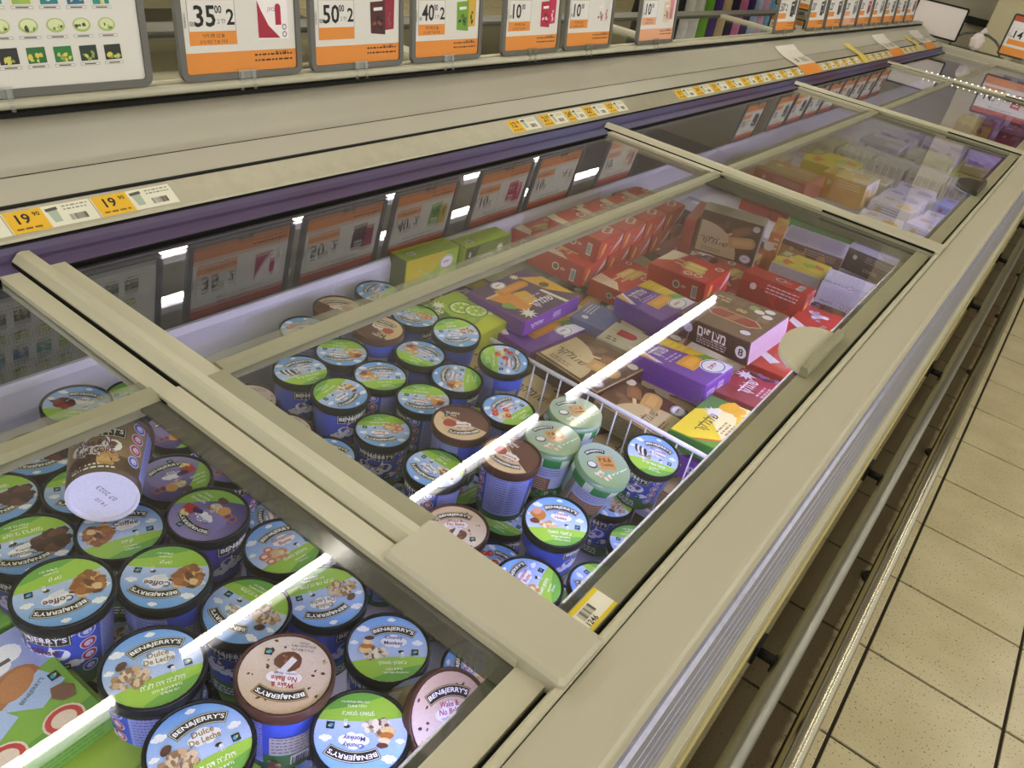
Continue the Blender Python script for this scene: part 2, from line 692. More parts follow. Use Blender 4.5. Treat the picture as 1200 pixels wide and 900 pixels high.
def build_freezer():
    fz = thing('island_freezer', 'long cream supermarket island freezer with sliding glass lids and grey sign canopy', 'freezer', (0, 0, 0))
    y0, y1 = YD[0] - 0.05, 7.28
    # front top rail
    MB().prism([(-0.137, 0.806), (-0.080, 0.806), (-0.0775, 0.814), (-0.0745, 0.876), (-0.0755, 0.8815), (-0.0790, 0.8845), (-0.084, 0.885), (-0.137, 0.885)], y0, y1).build('front_rail', CREAM, fz)
    MB().prism([(-0.149, 0.80), (-0.1385, 0.80), (-0.1385, 0.884), (-0.141, 0.889), (-0.146, 0.889), (-0.149, 0.884)], y0, y1).build('rail_lip', CREAM2, fz)
    MB().box(-0.154, -0.1492, y0, y1, 0.80, 0.874).build('rail_groove', BLACK, fz)
    # ribbed panel under the rail
    prof = [(-0.125, 0.515), (-0.0715, 0.515)]
    z = 0.52
    while z < 0.80:
        prof += [(-0.0700, z), (-0.0695, z + 0.052), (-0.0745, z + 0.054), (-0.0745, z + 0.058)]
        z += 0.0585
    prof += [(-0.125, prof[-1][1])]
    MB().prism(prof, y0, y1).build('ribbed_panel', RIBBED, fz)
    MB().prism([(-0.12, 0.468), (-0.0595, 0.468), (-0.0595, 0.482), (-0.066, 0.5125), (-0.12, 0.5125)], y0, y1).build('side_trim', CREAM2, fz)
    MB().prism([(-0.12, 0.395), (-0.058, 0.395), (-0.0575, 0.462), (-0.062, 0.466), (-0.12, 0.466)], y0, y1).build('side_trim', CREAM, fz)
    MB().prism([(-0.11, 0.30), (-0.0575, 0.30), (-0.057, 0.392), (-0.11, 0.392)], y0, y1).build('side_panel', BODYP, fz)
    for k in range(4):
        a = y0 + 0.004 + (y1 - y0) * k / 4
        b = y0 + (y1 - y0) * (k + 1) / 4 - 0.004
        MB().prism([(-0.10, 0.14), (-0.0515, 0.14), (-0.0535, 0.296), (-0.10, 0.296)], a, b).build('kick_panel', BODYP, fz)
    # hull
    MB().box(-1.28, -0.126, y0 + 0.01, y1 - 0.01, 0.10, 0.44).build('body', BODYP, fz)
    MB().box(-1.20, -0.20, y0 + 0.1, y1 - 0.1, -0.001, 0.10).build('plinth', BLACK, fz)
    # well liner
    MB().box(-0.185, -0.1545, y0, y1, 0.44, 0.868).build('front_liner', WHITEL, fz)
    MB().prism([(-1.16, 0.44), (-1.066, 0.44), (-1.066, 0.700), (-1.072, 0.712), (-1.16, 0.715)], y0, y1).build('back_liner', WHITEL, fz)
    MB().prism([(-1.165, 0.7155), (-1.074, 0.7155), (-1.090, 0.8622), (-1.165, 0.8622)], y0, y1).build('air_grille', GRILLE, fz)
    for y in (YD[0] - 0.03, 7.13):
        MB().box(-1.066, -0.185, y, y + 0.03, 0.44, 0.868).build('end_liner', WHITEL, fz)
    # shelves the goods stand on, one level for each bay
    for a, b, z in ((YD[0], 0.47, 0.505), (0.50, 1.128, 0.478), (1.132, 2.60, 0.548), (2.604, 3.795, 0.600), (3.825, 5.475, 0.600), (5.505, 7.13, 0.600)):
        MB().box(-1.065, -0.186, a, b, z - 0.016, z).build('basket_floor', WHITEL, fz)
    # cool strips below the rims
    for k in range(5):
        a, b = YD[k] + 0.09, YD[k + 1] - 0.09
        MB().box(-0.1900, -0.1855, a, b, 0.838, 0.852).build('led_strip', STRIP, fz)
    # canopy
    top = [(-1.355, 0.86), (-1.17, 0.86), (-1.165, 0.910), (-1.160, 0.9375), (-1.218, 0.9565), (-1.234, 0.9630), (-1.249, 0.9720), (-1.262, 0.9820), (-1.274, 0.9910), (-1.286, 0.9985), (-1.298, 1.0040), (-1.311, 1.0070), (-1.355, 1.009)]
    cp = MB().prism(top, y0, y1 - 0.12)
    for i in range(4, 12):
        cp.S[i] = True
    cp.build('canopy_panel', CANOPY, fz)
    MB().prism([(-1.2205, 0.9570), (-1.2190, 0.9560), (-1.2175, 0.9570), (-1.2190, 0.9576)], y0, y1 - 0.12).build('canopy_seam', BLACK, fz)
    MB().prism([(-1.165, 0.918), (-1.116, 0.906), (-1.112, 0.9085), (-1.1135, 0.9125), (-1.1575, 0.9360), (-1.1625, 0.9360)], y0, y1 - 0.125).build('price_rail', STEELLIP, fz)
    MB().prism([(-1.163, 0.9362), (-1.1580, 0.9364), (-1.1600, 0.9394), (-1.1640, 0.9400)], y0, y1 - 0.125).build('rail_seam', BLACK, fz)
    MB().prism([(-1.168, 0.884), (-1.1085, 0.884), (-1.1105, 0.893), (-1.1150, 0.9040), (-1.168, 0.916)], y0, y1 - 0.13).build('purple_lit_strip', PURPLE, fz)
    MB().prism([(-1.166, 0.8625), (-1.0735, 0.8625), (-1.0735, 0.8775), (-1.0760, 0.8790), (-1.1010, 0.8815), (-1.1080, 0.8838), (-1.166, 0.8838)], y0, y1 - 0.13).build('strip_ledge', PURPLE, fz)
    MB().prism([(-1.125, 0.9030), (-1.1105, 0.9035), (-1.1105, 0.9062), (-1.125, 0.9070)], y0, y1 - 0.125).build('black_lip_strip', BLACK, fz)  # thin black strip under the price rail lip
    # tube that carries the signs
    b = MB().tube((-1.322, y0, 1.0265), (-1.322, y1 - 0.12, 1.0265), 0.0085, 12)
    b.build('sign_rail', CREAM2, fz)
    MB().box(-1.352, -1.312, y0, y1 - 0.12, 1.0090, 1.0160).build('rail_gasket', BLACK, fz)
    MB().tube((-1.347, y0, 1.030), (-1.347, y1 - 0.12, 1.030), 0.006, 10).build('sign_rail', CREAM2, fz)
    # the far half of the island
    MB().prism([(-1.455, 0.86), (-1.36, 0.86), (-1.36, 1.014), (-1.395, 1.008), (-1.45, 0.955)], y0, y1 - 0.12).build('rear_canopy', CANOPY, fz)
    MB().box(-2.30, -1.285, y0 + 0.01, y1 - 0.01, 0.10, 0.60).build('rear_body', BODYP, fz)
    MB().box(-2.30, -2.20, y0, y1, 0.602, 0.89).build('rear_rail', GREYF, fz)
    MB().box(-1.50, -1.46, y0, y1, 0.602, 0.862).build('rear_liner', OLIVE, fz)
    for k, y in enumerate(YD[:-1] + [7.2]):
        MB().box(-2.2, -1.46, y - 0.035, y + 0.035, 0.862, 0.892).build('rear_divider', CREAM2, fz)
    for k in range(5):
        MB().box(-2.2, -1.456, YD[k] + 0.036, YD[k + 1] - 0.036, 0.876, 0.881).build('rear_glass', GLASS, fz)
    # end rail
    MB().prism([(-2.30, 0.80), (-0.076, 0.80), (-0.076, 0.90), (-0.08, 0.912), (-2.30, 0.912)], 7.16, 7.28).build('end_rail', CREAM, fz)
    MB().box(-2.30, -0.08, 7.20, 7.215, 0.9122, 0.926).build('end_rail_lip', CREAM2, fz)
    # dividers
    for k, y in enumerate(YD[1:-1]):
        d = MB().prism([(-1.105, 0.850), (-0.155, 0.850), (-0.155, 0.8855), (-1.105, 0.8855)], y - 0.012, y + 0.016)
        # rounded spine
        n = len(d.V)
        sp = [(-0.0125, 0.8855), (-0.0085, 0.8900), (-0.0040, 0.8955), (0.0015, 0.8975), (0.0125, 0.8965), (0.0150, 0.8855)]
        for xx in (-1.105, -0.352):
            d.V += [(xx, y + a, z) for a, z in sp]
        for i in range(5):
            d.face((n + i, n + i + 1, n + 6 + i + 1, n + 6 + i))
        d.face([n + 5 - i for i in range(6)])
        d.face([n + 6 + i for i in range(6)])
        dv = d.build('divider', CREAM2, fz)
        MB().box(-1.10, -0.35, y + 0.0165, y + 0.0195, 0.868, 0.8858).build('divider_groove', BLACK, dv)
        MB().box(-1.10, -0.72, y - 0.0150, y - 0.0135, 0.868, 0.8858).build('divider_groove', BLACK, dv)
        bl = MB().cbox(-0.358, -0.1395, y - 0.041, y + 0.033, 0.862, 0.897, 0.004)
        bl.build('divider_cap', CREAM, dv)
        if k > 0:
            MB().box(-0.43, -0.15, y - 0.0440, y - 0.0412, 0.8882, 0.8935).build('divider_seal', BLACK, dv)
        if k == 3:
            for i in range(17):  # glowing beads stand in for an LED strip's reflection on the divider
                x = -0.88 + i * 0.0325
                MB().lathe([(0, 0.9005), (0.003, 0.8995), (0.0032, 0.897)], 8).build('led_glint_bead', DOT, dv).location = (x, y, 0)
    # lids
    for k in range(5):
        a, b = YD[k], YD[k + 1]
        ya, yb = a + 0.021, b - 0.018
        # back lid (lower track)
        bl = link('back_lid', None, fz)
        MB().box(-1.0732, -0.700, ya, ya + 0.024, 0.864, 0.8835).build('lid_frame', CREAM2, bl)
        MB().box(-1.0732, -0.700, yb - 0.026, yb, 0.864, 0.8835).build('lid_frame', CREAM2, bl)
        MB().box(-1.0732, -1.0712, ya + 0.024, yb - 0.026, 0.866, 0.8790).build('rear_seal', BLACK, bl)
        MB().box(-1.0712, -0.722, ya + 0.024, yb - 0.026, 0.8720, 0.8765).build('glass_pane', GLASS, bl)
        MB().box(-0.722, -0.7165, ya + 0.024, yb - 0.026, 0.868, 0.8765).build('clear_edge', CLEARP, bl)
        # front lid (upper track)
        f = MB()
        f.box(-0.1870, -0.1555, ya, yb, 0.866, 0.8805)
        f.box(-0.716, -0.187, yb - 0.026, yb, 0.872, 0.888)
        f.box(-0.716, -0.36, ya, ya + 0.024, 0.872, 0.8865)
        fl = f.build('front_lid', OLIVE if k else CREAM2, fz)
        fc = MB().prism([(-0.738, 0.866), (-0.714, 0.866), (-0.712, 0.880), (-0.717, 0.8875), (-0.733, 0.8885), (-0.738, 0.880)], ya + 0.024, yb - 0.026)
        fc.build('lid_bar', OLIVE, fl)
        MB().box(-0.755, -0.739, ya + 0.024, yb - 0.026, 0.880, 0.8838).build('clear_edge', CLEARP, fl)
        sm = SMOKE[k]
        MB().box(-0.712, -0.187, ya + 0.0242, yb - 0.0262 - sm, 0.8765, 0.8805).build('glass_pane', GLASS, fl)
        MB().box(-0.712, -0.187, yb - 0.0262 - sm, yb - 0.0262, 0.8765, 0.8805).build('smoked_edge', SMOKED, fl)
        MB().box(-0.2000, -0.1885, ya + 0.03, yb - 0.03, 0.866, 0.8760).build('smoked_edge', SMOKED, fl)
        # grip: a half-moon plate near the rail
        if k in (1, 2, 3):
            yc = {1: 1.318, 2: 2.962, 3: 4.72}[k]
            n = 14
            hm = MB()
            P = [(-0.186 - 0.062 * sin(pi * i / n), yc - 0.098 * cos(pi * i / n)) for i in range(n + 1)]
            q = len(hm.V)
            hm.V += [(x, y, 0.8885 + (-0.186 - x) * 0.08) for x, y in P] + [(x, y, 0.8825) for x, y in P]
            m = n + 1
            hm.face([q + i for i in range(m)][::-1])
            hm.face([q + m + i for i in range(m)])
            for i in range(n):
                hm.face((q + i, q + i + 1, q + m + i + 1, q + m + i), smooth=True)
            hm.face((q + n, q, q + m, q + m + n))
            g = hm.build('lid_grip', CREAM2 if k == 1 else DARKF, fl)
            MB().prism([(-0.1862, 0.881), (-0.172, 0.881), (-0.172, 0.889), (-0.176, 0.8975), (-0.1862, 0.8975)], yc - 0.098, yc + 0.104).build('grip_base', OLIVE if k == 1 else DARKF, g)
    return fz


def build_bumpers():
    t = thing('bumper_bar', 'grey steel bumper tube on brackets along the freezer side', 'bumper bar', (0.010, 1.5, 0.250))
    MB().tube((0, -2.6, 0), (0, 5.6, 0), 0.0195, 18).build('tube', STEEL, t)
    for i in range(9):
        y = -1.9 + i * 0.85
        b = MB().tube((-0.0600, y, -0.004), (-0.010, y, -0.004), 0.011, 10)
        b.box(-0.0625, -0.055, y - 0.026, y + 0.026, -0.022, 0.026)
        b.box(-0.024, -0.006, y - 0.017, y + 0.017, -0.0205, 0.0)
        b.build('bracket', BLACK, t)
    t = thing('bumper_bar', 'shiny chrome bumper tube standing low on the tiles', 'bumper bar', (0.100, 1.5, 0.125))
    MB().tube((0, -2.6, 0), (0, 5.6, 0), 0.0245, 20).build('tube', CHROME, t)
    for i in range(9):
        y = -2.0 + i * 0.85
        b = MB().tube((0, y, -0.125), (0, y, -0.02), 0.013, 10)
        b.tube((0, y, -0.125), (0, y, -0.119), 0.032, 14)
        b.build('foot', BLACK, t)


# ------------------------------------------------------------------ ice-cream tubs
SKY, SKY2, HILL, HILL2 = hx(0x6FA6EC), hx(0xD6E0FB), hx(0x9CC845), hx(0x6CAA42)
BRAND = "BEN&JERRY'S"


def lid_disc(pr, top, bot, n=36):
    """round ground with a printed top-to-bottom colour run"""
    rings = [0.0, 0.4, 0.75, 1.0]
    for a, b in zip(rings[:-1], rings[1:]):
        for i in range(n):
            t0, t1 = 2 * pi * i / n, 2 * pi * (i + 1) / n
            P = [(a * cos(t0), a * sin(t0)), (b * cos(t0), b * sin(t0)), (b * cos(t1), b * sin(t1)), (a * cos(t1), a * sin(t1))]
            if a == 0:
                P = P[1:3] + [P[0]]
            pr.poly(P, lambda x, y: mixc(bot, top, 0.5 + 0.62 * y), 0)


def hill(pr, h0, h1, bow, col, l=1, n=14):
    """part of the disc below a bowed line from the left rim (height h0) to the right rim (h1)"""
    a0, a1 = pi - math.asin(h0), math.asin(h1) + 2 * pi
    P = [(0.998 * cos(a0 + (a1 - a0) * i / n), 0.998 * sin(a0 + (a1 - a0) * i / n)) for i in range(n + 1)]
    L, R = P[0], P[-1]
    for i in range(1, 9):
        t = i / 9
        P.append((R[0] + (L[0] - R[0]) * t, R[1] + (L[1] - R[1]) * t + bow * sin(pi * t)))
    pr.poly(P, col, l)


def banner(pr, cx=0.12, cy=-0.46, R=1.04, span=1.02, h=0.21, amid=pi / 2, out=0xE9E3C8, inn=0x17151A):
    pr.arcband(cx, cy, R, amid, span + 0.10, h + 0.06, 0x17151A, 4)
    pr.arcband(cx, cy, R, amid, span + 0.07, h + 0.03, out, 5)
    pr.arcband(cx, cy, R, amid, span + 0.045, h, inn, 6)
    pr.arctext(BRAND, cx, cy, R, amid, span, h * 0.68, 0xFFFFFF, 7, 0.022)


def cow(pr, x, y, s=1.0, l=5):
    pr.blob(x, y, 0.085 * s, 0x16161A, l, 3, 8, 0.3, 0.8)
    pr.blob(x + 0.04 * s, y - 0.04 * s, 0.045 * s, 0xF2F2F2, l + 1, 5, 7)
    pr.rect(x + 0.02 * s, y - 0.13 * s, 0.018 * s, 0.12 * s, 0xF2F2F2, l)
    pr.rect(x + 0.07 * s, y - 0.12 * s, 0.018 * s, 0.12 * s, 0xF2F2F2, l)


def mark(pr, x, y, s=0.17, l=5):
    """small black square seal with a blue and green swirl"""
    pr.rect(x, y, s, s, 0x15161A, l)
    pr.ell(x - s * 0.08, y, s * 0.34, s * 0.26, 0x3C9BD0, l + 1, 0.7, 10)
    pr.ell(x + s * 0.16, y + s * 0.06, s * 0.2, s * 0.12, 0xB9D23A, l + 2, 0.7, 8)


def std_lid(pr, flav, heb, art, flavcol=0x35245E, sticker=False, hillc=HILL, hill2=HILL2, sky=(SKY, SKY2)):
    lid_disc(pr, sky[0], sky[1])
    for x, y, s in ((0.74, 0.18, 0.26), (-0.66, 0.55, 0.3), (0.05, 0.88, 0.2), (-0.86, 0.12, 0.2)):
        pr.cloud(x, y, s, 1)
    hill(pr, -0.46, -0.24, 0.07, hillc, 2)
    hill(pr, -0.93, -0.46, 0.05, hill2, 3)
    pr.cloud(0.13, 0.20, 0.62, 4)
    banner(pr)
    n = len(flav)
    for i, t in enumerate(flav):
        pr.text(t, 0.13, 0.30 - i * 0.17 - (0.05 if n == 1 else 0), 0.17 if n == 1 else 0.14, flavcol, 8, bold=0.02, maxw=0.62)
    global GROW
    GROW = 1.08
    art(pr)
    GROW = 1.0
    cow(pr, 0.33, -0.13, 0.9, 9)
    mark(pr, 0.68, -0.12, 0.17, 9)
    if sticker:
        pr.rect(0.12, 0.05, 0.30, 0.16, 0xE2E2EE, 14, 0.25)
    for i, t in enumerate(heb):
        pr.text(t, 0.12 + 0.05 * i, -0.46 - (0, 0.17, 0.28)[i], (0.13, 0.075, 0.075)[i], 0xFAFCF2, 9, 0.06, 0.015, (0.9, 0.8, 0.7)[i])


def a_coffee(pr):
    pr.cluster(-0.50, -0.06, 0.34, 0.32, 44, (0xA5682F, 0x8A5426, 0xD2A468, 0x5E351A, 0xE0BC88), 0.12, 9, 11)


def a_dulce(pr):
    pr.cluster(-0.46, -0.14, 0.36, 0.26, 64, (0xC7A682, 0xA78462, 0xD9C2A2, 0x8A6A4C), 0.075, 9, 12)
    pr.blob(-0.62, 0.22, 0.15, 0x55301F, 13, 4, 9, 0.15, 0.6, 0.7)


def a_chunky(pr):
    pr.cluster(-0.36, -0.18, 0.30, 0.19, 44, (0xD8CBB4, 0xB9A88E, 0xEDE4D0, 0x7A5B44), 0.075, 9, 13)
    for i, c in enumerate((0xE6C48A, 0xB8702E, 0xEBD3A4, 0x5F3528)):
        pr.blob(-0.58 + i * 0.03, -0.10 + i * 0.12, 0.17 - i * 0.015, c, 12 + i * 0.6, 20 + i, 9, 0.12, 0.55)


def a_brownie(pr):
    pr.cluster(-0.50, 0.02, 0.34, 0.32, 26, (0x432220, 0x6A3C34, 0x381A1A), 0.2, 9, 14, 0.22)


def a_cinn(pr):
    pr.cluster(-0.30, -0.20, 0.32, 0.22, 54, (0xD9B48A, 0xC08F62, 0xE8CFA8), 0.075, 9, 15)
    for x, y, r in ((-0.62, -0.1, 0.15), (-0.42, 0.08, 0.13), (-0.55, -0.34, 0.13)):
        pr.ell(x, y, r, r * 0.8, 0xC96B55, 13, 0, 12)
        pr.ell(x, y, r * 0.6, r * 0.45, 0xF0C9C0, 13.6, 0, 10)


def a_straw(pr):
    pr.cluster(-0.4, -0.15, 0.28, 0.18, 16, (0xE8D3A0, 0xD6B878, 0xF3E6C4), 0.1, 9, 16)
    for i, (x, y) in enumerate(((-0.66, 0.08), (-0.5, 0.26), (-0.3, -0.28), (-0.1, 0.05))):
        pr.blob(x, y, 0.14, 0xC6372B, 13 + i * .3, 40 + i, 8, 0.2)
        pr.blob(x + .02, y + .02, 0.06, 0xE88A78, 14.5, 50 + i, 7, 0.2)


def a_caramel(pr):
    pr.cluster(-0.44, -0.15, 0.34, 0.2, 40, (0xD8BC92, 0xC29C6A, 0xEBDCBC), 0.08, 9, 17)
    pr.cluster(-0.55, 0.05, 0.22, 0.22, 9, (0xB5602A, 0x8A4522, 0xD08A3C), 0.14, 12, 18)


def a_cookied(pr):
    pr.cluster(-0.4, -0.12, 0.34, 0.22, 18, (0xE5D8BE, 0xD3BF98, 0xF1E8D4), 0.13, 9, 19)
    pr.cluster(-0.45, -0.1, 0.3, 0.18, 10, (0x5A3222, 0xA55A2A), 0.08, 13, 21)


def a_cookies(pr):
    pr.cluster(-0.3, -0.2, 0.3, 0.14, 26, (0xE6E2DA, 0xC9C3BA, 0x8F8882), 0.08, 9, 22)
    for i in range(5):
        pr.ell(-0.68 + i * 0.09, 0.06 - i * .02, 0.07, 0.2, 0x2E2224 if i % 2 == 0 else 0xE8E4DC, 12 + i * .5, 0.3, 12)


def a_cherry(pr):
    pr.cluster(-0.42, 0.02, 0.34, 0.24, 14, (0x7A2A2E, 0x94403E, 0x5C1E22), 0.16, 9, 23)


def a_chubby(pr):
    pr.cluster(-0.3, -0.2, 0.3, 0.14, 30, (0xD9B98E, 0xB9905F, 0xEEDDBE), 0.075, 9, 24)
    pr.blob(-0.6, 0.12, 0.24, 0xC07A36, 13, 5, 10, 0.15, 0.9)
    pr.blob(-0.68, 0.26, 0.15, 0xD79A86, 13.5, 6, 9, 0.15)
    pr.blob(-0.7, -0.16, 0.17, 0x6E3A2C, 14, 7, 8, 0.12, 0.7)


def purple_lid(pr):
    lid_disc(pr, hx(0x9C90CC), hx(0x3E2C7C))
    hill(pr, -0.92, 0.35, -0.18, hx(0x86B83E), 2)
    pr.blob(-0.2, 0.2, 0.5, 0x8D80C2, 2, 9, 14, 0.12)
    pr.cloud(0.0, 0.15, 0.55, 4)
    banner(pr, out=0xD9D5EA, cx=0.0)
    pr.text('CHILL', -0.02, 0.25, 0.14, 0x6A58A8, 8, bold=0.02, maxw=0.5)
    pr.poly([(0.36, -0.02), (0.72, 0.06), (0.66, 0.38), (0.30, 0.30)], 0xB9221E, 9)
    pr.cluster(0.5, 0.38, 0.18, 0.06, 8, (0xF3E4B0, 0xE8CF7C), 0.07, 10, 31)
    pr.blob(0.3, 0.1, 0.16, 0x33245E, 10, 33, 9, 0.25, 0.6)
    pr.cluster(0.05, -0.28, 0.2, 0.14, 20, (0xE3D3B8, 0xCDB795, 0x7A5B44), 0.08, 9, 34)
    pr.blob(-0.22, -0.36, 0.17, 0xD79A4E, 13, 35, 9, 0.12)
    for k in (-1, 1):
        pr.ell(-0.52 + k * 0.09, -0.3, 0.12, 0.13, 0xB4664C, 11, 0, 12)
        pr.ell(-0.52 + k * 0.09, -0.3, 0.075, 0.085, 0x5A3E8E, 12, 0, 10)
    pr.blob(0.12, -0.62, 0.16, 0x4B2A22, 12, 36, 8, 0.15, 0.7)
    mark(pr, 0.2, 0.74, 0.17, 9)
    for i, t in enumerate(('נטפליקס', 'גלידה שוקולד', 'ובייגלה')):
        pr.text(t, 0.62 - i * .02, -0.2 - i * 0.15, (0.13, 0.08, 0.08)[i], 0xF6FAEE, 9, 0.15, 0.015, 0.5)


def cream_lid(pr):
    lid_disc(pr, hx(0xC9AE92), hx(0xE0D2CA))
    R = random.Random(4)
    for i in range(22):
        a, k = R.uniform(0, 2 * pi), 0.35 + 0.58 * math.sqrt(R.random())
        pr.blob(k * cos(a), k * sin(a), R.uniform(0.03, 0.07), hx(R.choice((0x4A2F22, 0x5E4030, 0xC9A86A))), 2, i, 7, 0.35, 0.6, R.uniform(0, 3))
    pr.cloud(0.0, 0.12, 0.72, 4, 0xEFE9F2)
    banner(pr, cx=0.0, out=0xD9B97C)
    pr.text('Wake &', 0.0, 0.30, 0.13, 0xA02A30, 8, bold=0.02, maxw=0.5)
    pr.text('No Bake', 0.0, 0.14, 0.13, 0xA02A30, 8, bold=0.02, maxw=0.56)
    pr.text('cookie dough', 0.0, 0.0, 0.09, 0x5A5AA8, 8, bold=0.01, maxw=0.5)
    pr.blob(0.0, -0.32, 0.30, 0x6A3A2C, 6, 2, 14, 0.08, 0.9)
    pr.cluster(0.0, -0.32, 0.2, 0.18, 9, (0x8A5442, 0xA06A52), 0.05, 7, 41)
    pr.rect(-0.02, -0.22, 0.15, 0.42, 0xE4E2EC, 10, -0.5)
    mark(pr, 0.48, -0.52, 0.18, 9)
    for i, t in enumerate(('וויק אנד נו בייק', 'גלידה בטעם עוגיות', 'ושוקולד')):
        pr.text(t, -0.25, -0.66 - i * 0.09, 0.07, 0xF2EEF4 if i < 0 else 0x5E4A44, 9, 0.0, 0.01, 0.7 - i * .15)


def dark_lid(pr):
    lid_disc(pr, hx(0xD9BD96), hx(0xD2B48C))
    hill(pr, 0.55, -0.75, 0.06, hx(0x5C2E24), 1)
    for i in range(5):
        pr.rect(0.1 + i * 0.1, -0.55 + i * 0.1, 0.5, 0.03, 0x7C4636, 2, -0.9)
    pr.cloud(0.0, 0.12, 0.66, 4, 0xF0E8E6)
    banner(pr, cx=0.0, out=0xE0C9A6, inn=0x241612)
    pr.text('Vanilla', 0.0, 0.28, 0.12, 0x8A3A30, 8, bold=0.02, maxw=0.5)
    pr.text('Brownie', 0.0, 0.12, 0.12, 0x8A3A30, 8, bold=0.02, maxw=0.5)
    pr.blob(0.42, -0.02, 0.24, 0xA8382A, 3.5, 2, 11, 0.08)
    mark(pr, 0.45, -0.5, 0.17, 9)
    for i, t in enumerate(('וניל', 'בראוניז')):
        pr.text(t, 0.2, -0.45 - i * 0.16, 0.12, 0xF6F0EA, 9, -0.2, 0.02, 0.5)


def film_lid(pr):
    lid_disc(pr, hx(0x9CB0A0), hx(0x86A070))
    pr.arcband(-0.05, -0.3, 0.9, pi / 2 + .25, 0.95, 0.17, 0x20231F, 4)
    pr.arctext(BRAND, -0.05, -0.3, 0.9, pi / 2 + .25, 0.85, 0.11, 0xEDEFEA, 6, 0.02)
    pr.rect(0.1, 0.10, 0.66, 0.62, 0xC08A4C, 4, 0.15)
    pr.text('P.B.&', 0.08, 0.22, 0.18, 0x4E2A1A, 6, 0.15, 0.02, 0.5)
    pr.text('Cookies', 0.12, 0.02, 0.14, 0x4E2A1A, 6, 0.15, 0.02, 0.5)
    pr.ell(-0.5, -0.08, 0.2, 0.17, 0x4A3A34, 5)
    pr.ell(-0.5, -0.06, 0.16, 0.12, 0xD8D4D0, 6)
    for i in range(7):
        pr.rect(0.2 + i * 0.09, -0.42 + 0.05 * i, 0.4, 0.035, 0x6FA25A if i % 2 else 0xD8E6C0, 4, 0.6)
    pr.cluster(-0.15, -0.5, 0.3, 0.15, 16, (0xD9CDB4, 0xB59A72), 0.07, 4, 51)


def mint_lid(pr):
    lid_disc(pr, hx(0x55B58A), hx(0x7CC99A))
    pr.cloud(0.1, 0.2, 0.6, 2)
    banner(pr)
    pr.text('Mint', 0.12, 0.25, 0.15, 0x245A44, 8, bold=0.02)
    a_brownie(pr)
    mark(pr, 0.66, -0.12)
    for i, t in enumerate(('גלידת מנטה', 'שוקולד')):
        pr.text(t, 0.1, -0.5 - i * 0.17, 0.12, 0xF4FAF4, 9, 0, 0.015, 0.8)


LIDS = {
    'coffee': lambda p: std_lid(p, ['Coffee'], ['קפה', 'גלידת קפה', 'עם שקדים'], a_coffee, 0x5A2A4A, True),
    'dulce': lambda p: std_lid(p, ['Dulce', 'De Leche'], ["דולצ'ה דה לצ'ה", 'גלידת ריבת חלב', 'עם שקדים'], a_dulce, 0x9A7A3A),
    'chunky': lambda p: std_lid(p, ['Chunky', 'Monkey'], ["צ'אנקי מאנקי", 'גלידת בננה', 'עם שוקולד ואגוזי מלך'], a_chunky, 0x2A2E86),
    'brownie': lambda p: std_lid(p, ['Chocolate', 'Fudge', 'Brownie'], ['פאדג׳ בראוני', 'גלידת שוקולד', 'עם בראוניז'], a_brownie, 0x4A2E2A, True),
    'cinn': lambda p: std_lid(p, ['Cinnamon', 'Buns'], ['סינמון באנס', 'גלידת קינמון', 'עם בצק'], a_cinn, 0xB0485A),
    'straw': lambda p: std_lid(p, ['Strawberry', 'Cheesecake'], ["סטרוברי צ'יזקייק", 'גלידת גבינה', 'עם תותים'], a_straw, 0xC0303A),
    'caramel': lambda p: std_lid(p, ['Salted', 'Caramel'], ['קרמל מלוח', 'גלידת קרמל', 'עם בראוני'], a_caramel, 0x8A2A5A),
    'cookied': lambda p: std_lid(p, ['Cookie', 'Dough'], ['קוקי דו', 'גלידת וניל', 'עם בצק עוגיות'], a_cookied, 0x2A2E86),
    'cookies': lambda p: std_lid(p, ['Cookies', '& Cream'], ['קוקיז אנד קרים', 'גלידת וניל', 'עם עוגיות'], a_cookies, 0x7A2A6A),
    'cherry': lambda p: std_lid(p, ['Cherry'], ['דובדבן', 'גלידת דובדבנים', 'עם שוקולד'], a_cherry, 0x8A2030),
    'blue': lambda p: std_lid(p, ['Vanilla'], ['וניל', 'גלידת וניל'], a_cookied, 0x2A2E86),
    'chubby': lambda p: std_lid(p, ['Chubby', 'Hubby'], ["צ'אבי האבי", 'גלידת וניל מאלט', 'בייגלה ממולא'], a_chubby, 0x9A2A6A),
    'purple': purple_lid, 'wake': cream_lid, 'dark': dark_lid, 'film': film_lid, 'mint': mint_lid,
}
FLAV = {'coffee': 'Coffee', 'dulce': 'Dulce', 'chunky': 'Chunky', 'brownie': 'Fudge', 'cinn': 'Cinnamon', 'straw': 'Strawberry',
        'caramel': 'Caramel', 'cookied': 'Dough', 'cookies': 'Cookies', 'cherry': 'Cherry', 'blue': 'Vanilla', 'chubby': 'Chubby',
        'purple': 'Chill', 'wake': 'No Bake', 'dark': 'Brownie', 'film': 'P.B.', 'mint': 'Mint'}
TUB_H = 0.104


def cup_r(z):
    return 0.0375 + (0.0445 - 0.0375) * z / 0.098


